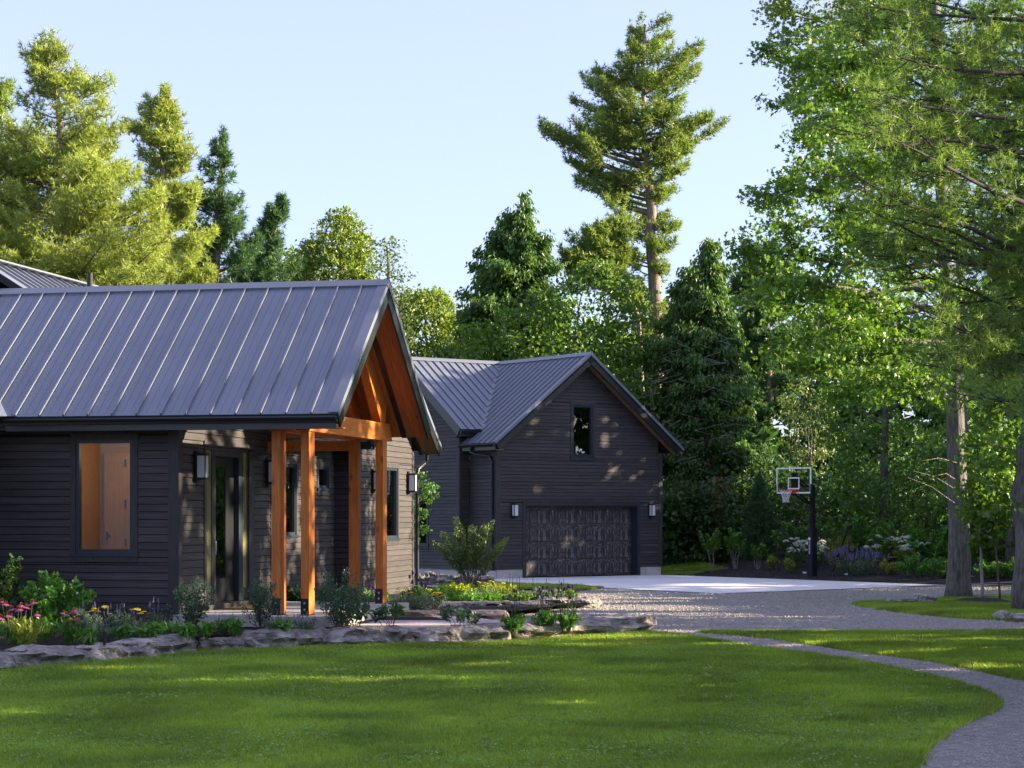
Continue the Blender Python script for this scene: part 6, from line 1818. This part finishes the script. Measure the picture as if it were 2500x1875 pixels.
q.tube(np.stack([0.225 * np.cos(a), RY + 0.225 * np.sin(a), np.full(25, RZ_)], 1), 0.012, 6, caps=False)
q.box(-0.14, 0.14, BY - 0.17, BY - 0.021, RZ_ - 0.03, RZ_ + 0.012); q.box(-0.16, 0.16, BY - 0.036, BY - 0.021, RZ_ - 0.12, RZ_ + 0.03)
rim = link('rim', q.mesh('rim', MT['orange']), hoop)
q = G()
for s in (1, -1):
    for i in range(12):
        t = np.linspace(0, 1, 9)
        an_ = 2 * math.pi * (i / 12) + s * t * 0.9 * math.pi / 2.0
        rr = 0.225 - 0.115 * np.minimum(1, t * 1.6) ** 0.8
        q.tube(np.stack([rr * np.cos(an_), RY + rr * np.sin(an_), RZ_ - 0.01 - 0.42 * t], 1), 0.0065, 3, caps=False)
link('net', q.mesh('net', MT['net']), hoop)
q = G()
for x in (-0.11, 0.11):
    q.tube([(x, -0.05, 2.62), (x, -0.35, 2.72), (x, BY + 0.10, 3.0), (x, BY + 0.03, 3.12)], 0.035, 6)
    q.tube([(x, 0.0, 3.22), (x, -0.30, 3.24), (x, -0.62, 3.42), (x, BY + 0.03, 3.55)], 0.035, 6)
q.box(-0.15, 0.15, BY + 0.022, BY + 0.06, 3.05, 3.72); q.tube([(0.1, 0.1, 2.55), (0.12, 0.2, 2.3), (0.12, 0.14, 1.3)], 0.022, 6)
link('support_arm', q.mesh('support_arm', MT['black']), hoop)

# ball rebounder standing behind the pole
ro = Vector(((1899 - 1250) / F * 74.4, 74.4, 0.06))
reb = thing('ball_rebounder', 'black net ball rebounder standing in the mulch behind the hoop pole', 'ball rebounder', ro, HR)
LN = 3.65; HG = 1.80
q = G()
q.tube([(0, 0, 0.03), (LN, 0, 0.03)], 0.035, 6)
q.tube([(0, 0, 0.03), (0, 0, HG)], 0.022, 6); q.tube([(LN, 0, 0.03), (LN, 0, HG)], 0.022, 6)
fr = link('frame', q.mesh('frame', MT['black']), reb)
for (x0, x1) in ((0.02, 1.35), (LN - 0.02, 2.25)):
    q = G(); q.tube([(x0, 0.02, HG), (x1, 0.55, 0.06)], 0.03, 6); link('strut', q.mesh('strut', MT['black']), reb)
q = G()
for (x0, y0, z0, x1, y1, z1) in ((0, 0, HG, 0.3, 0.6, HG + 0.30), (LN, 0, HG, LN - 0.3, 0.6, HG + 0.30), (0.3, 0.6, HG + 0.3, LN - 0.3, 0.6, HG + 0.3)):
    q.tube([(x0, y0, z0), (x1, y1, z1)], 0.014, 5)
q.box(-0.09, 0.09, -0.04, 0.04, HG - 0.12, HG + 0.03); q.box(LN - 0.09, LN + 0.09, -0.04, 0.04, HG - 0.12, HG + 0.03)
link('top_bar', q.mesh('top_bar', MT['black']), reb)
q = G()
for i in range(1, 24): q.tube([(LN * i / 24, 0, 0.05), (LN * i / 24, 0, HG - 0.05)], 0.004, 3, caps=False)
for j in range(1, 12): q.tube([(0, 0, HG * j / 12), (LN, 0, HG * j / 12)], 0.004, 3, caps=False)
kind(link('netting', q.mesh('netting', MT['black']), reb), 'stuff')
for x in (1.45, LN - 0.1):
    q = G(); q.box(x - 0.09, x + 0.09, -0.05, -0.04, 0.04, 0.14); link('brand_tag', q.mesh('white_tag', MT['white']), reb)
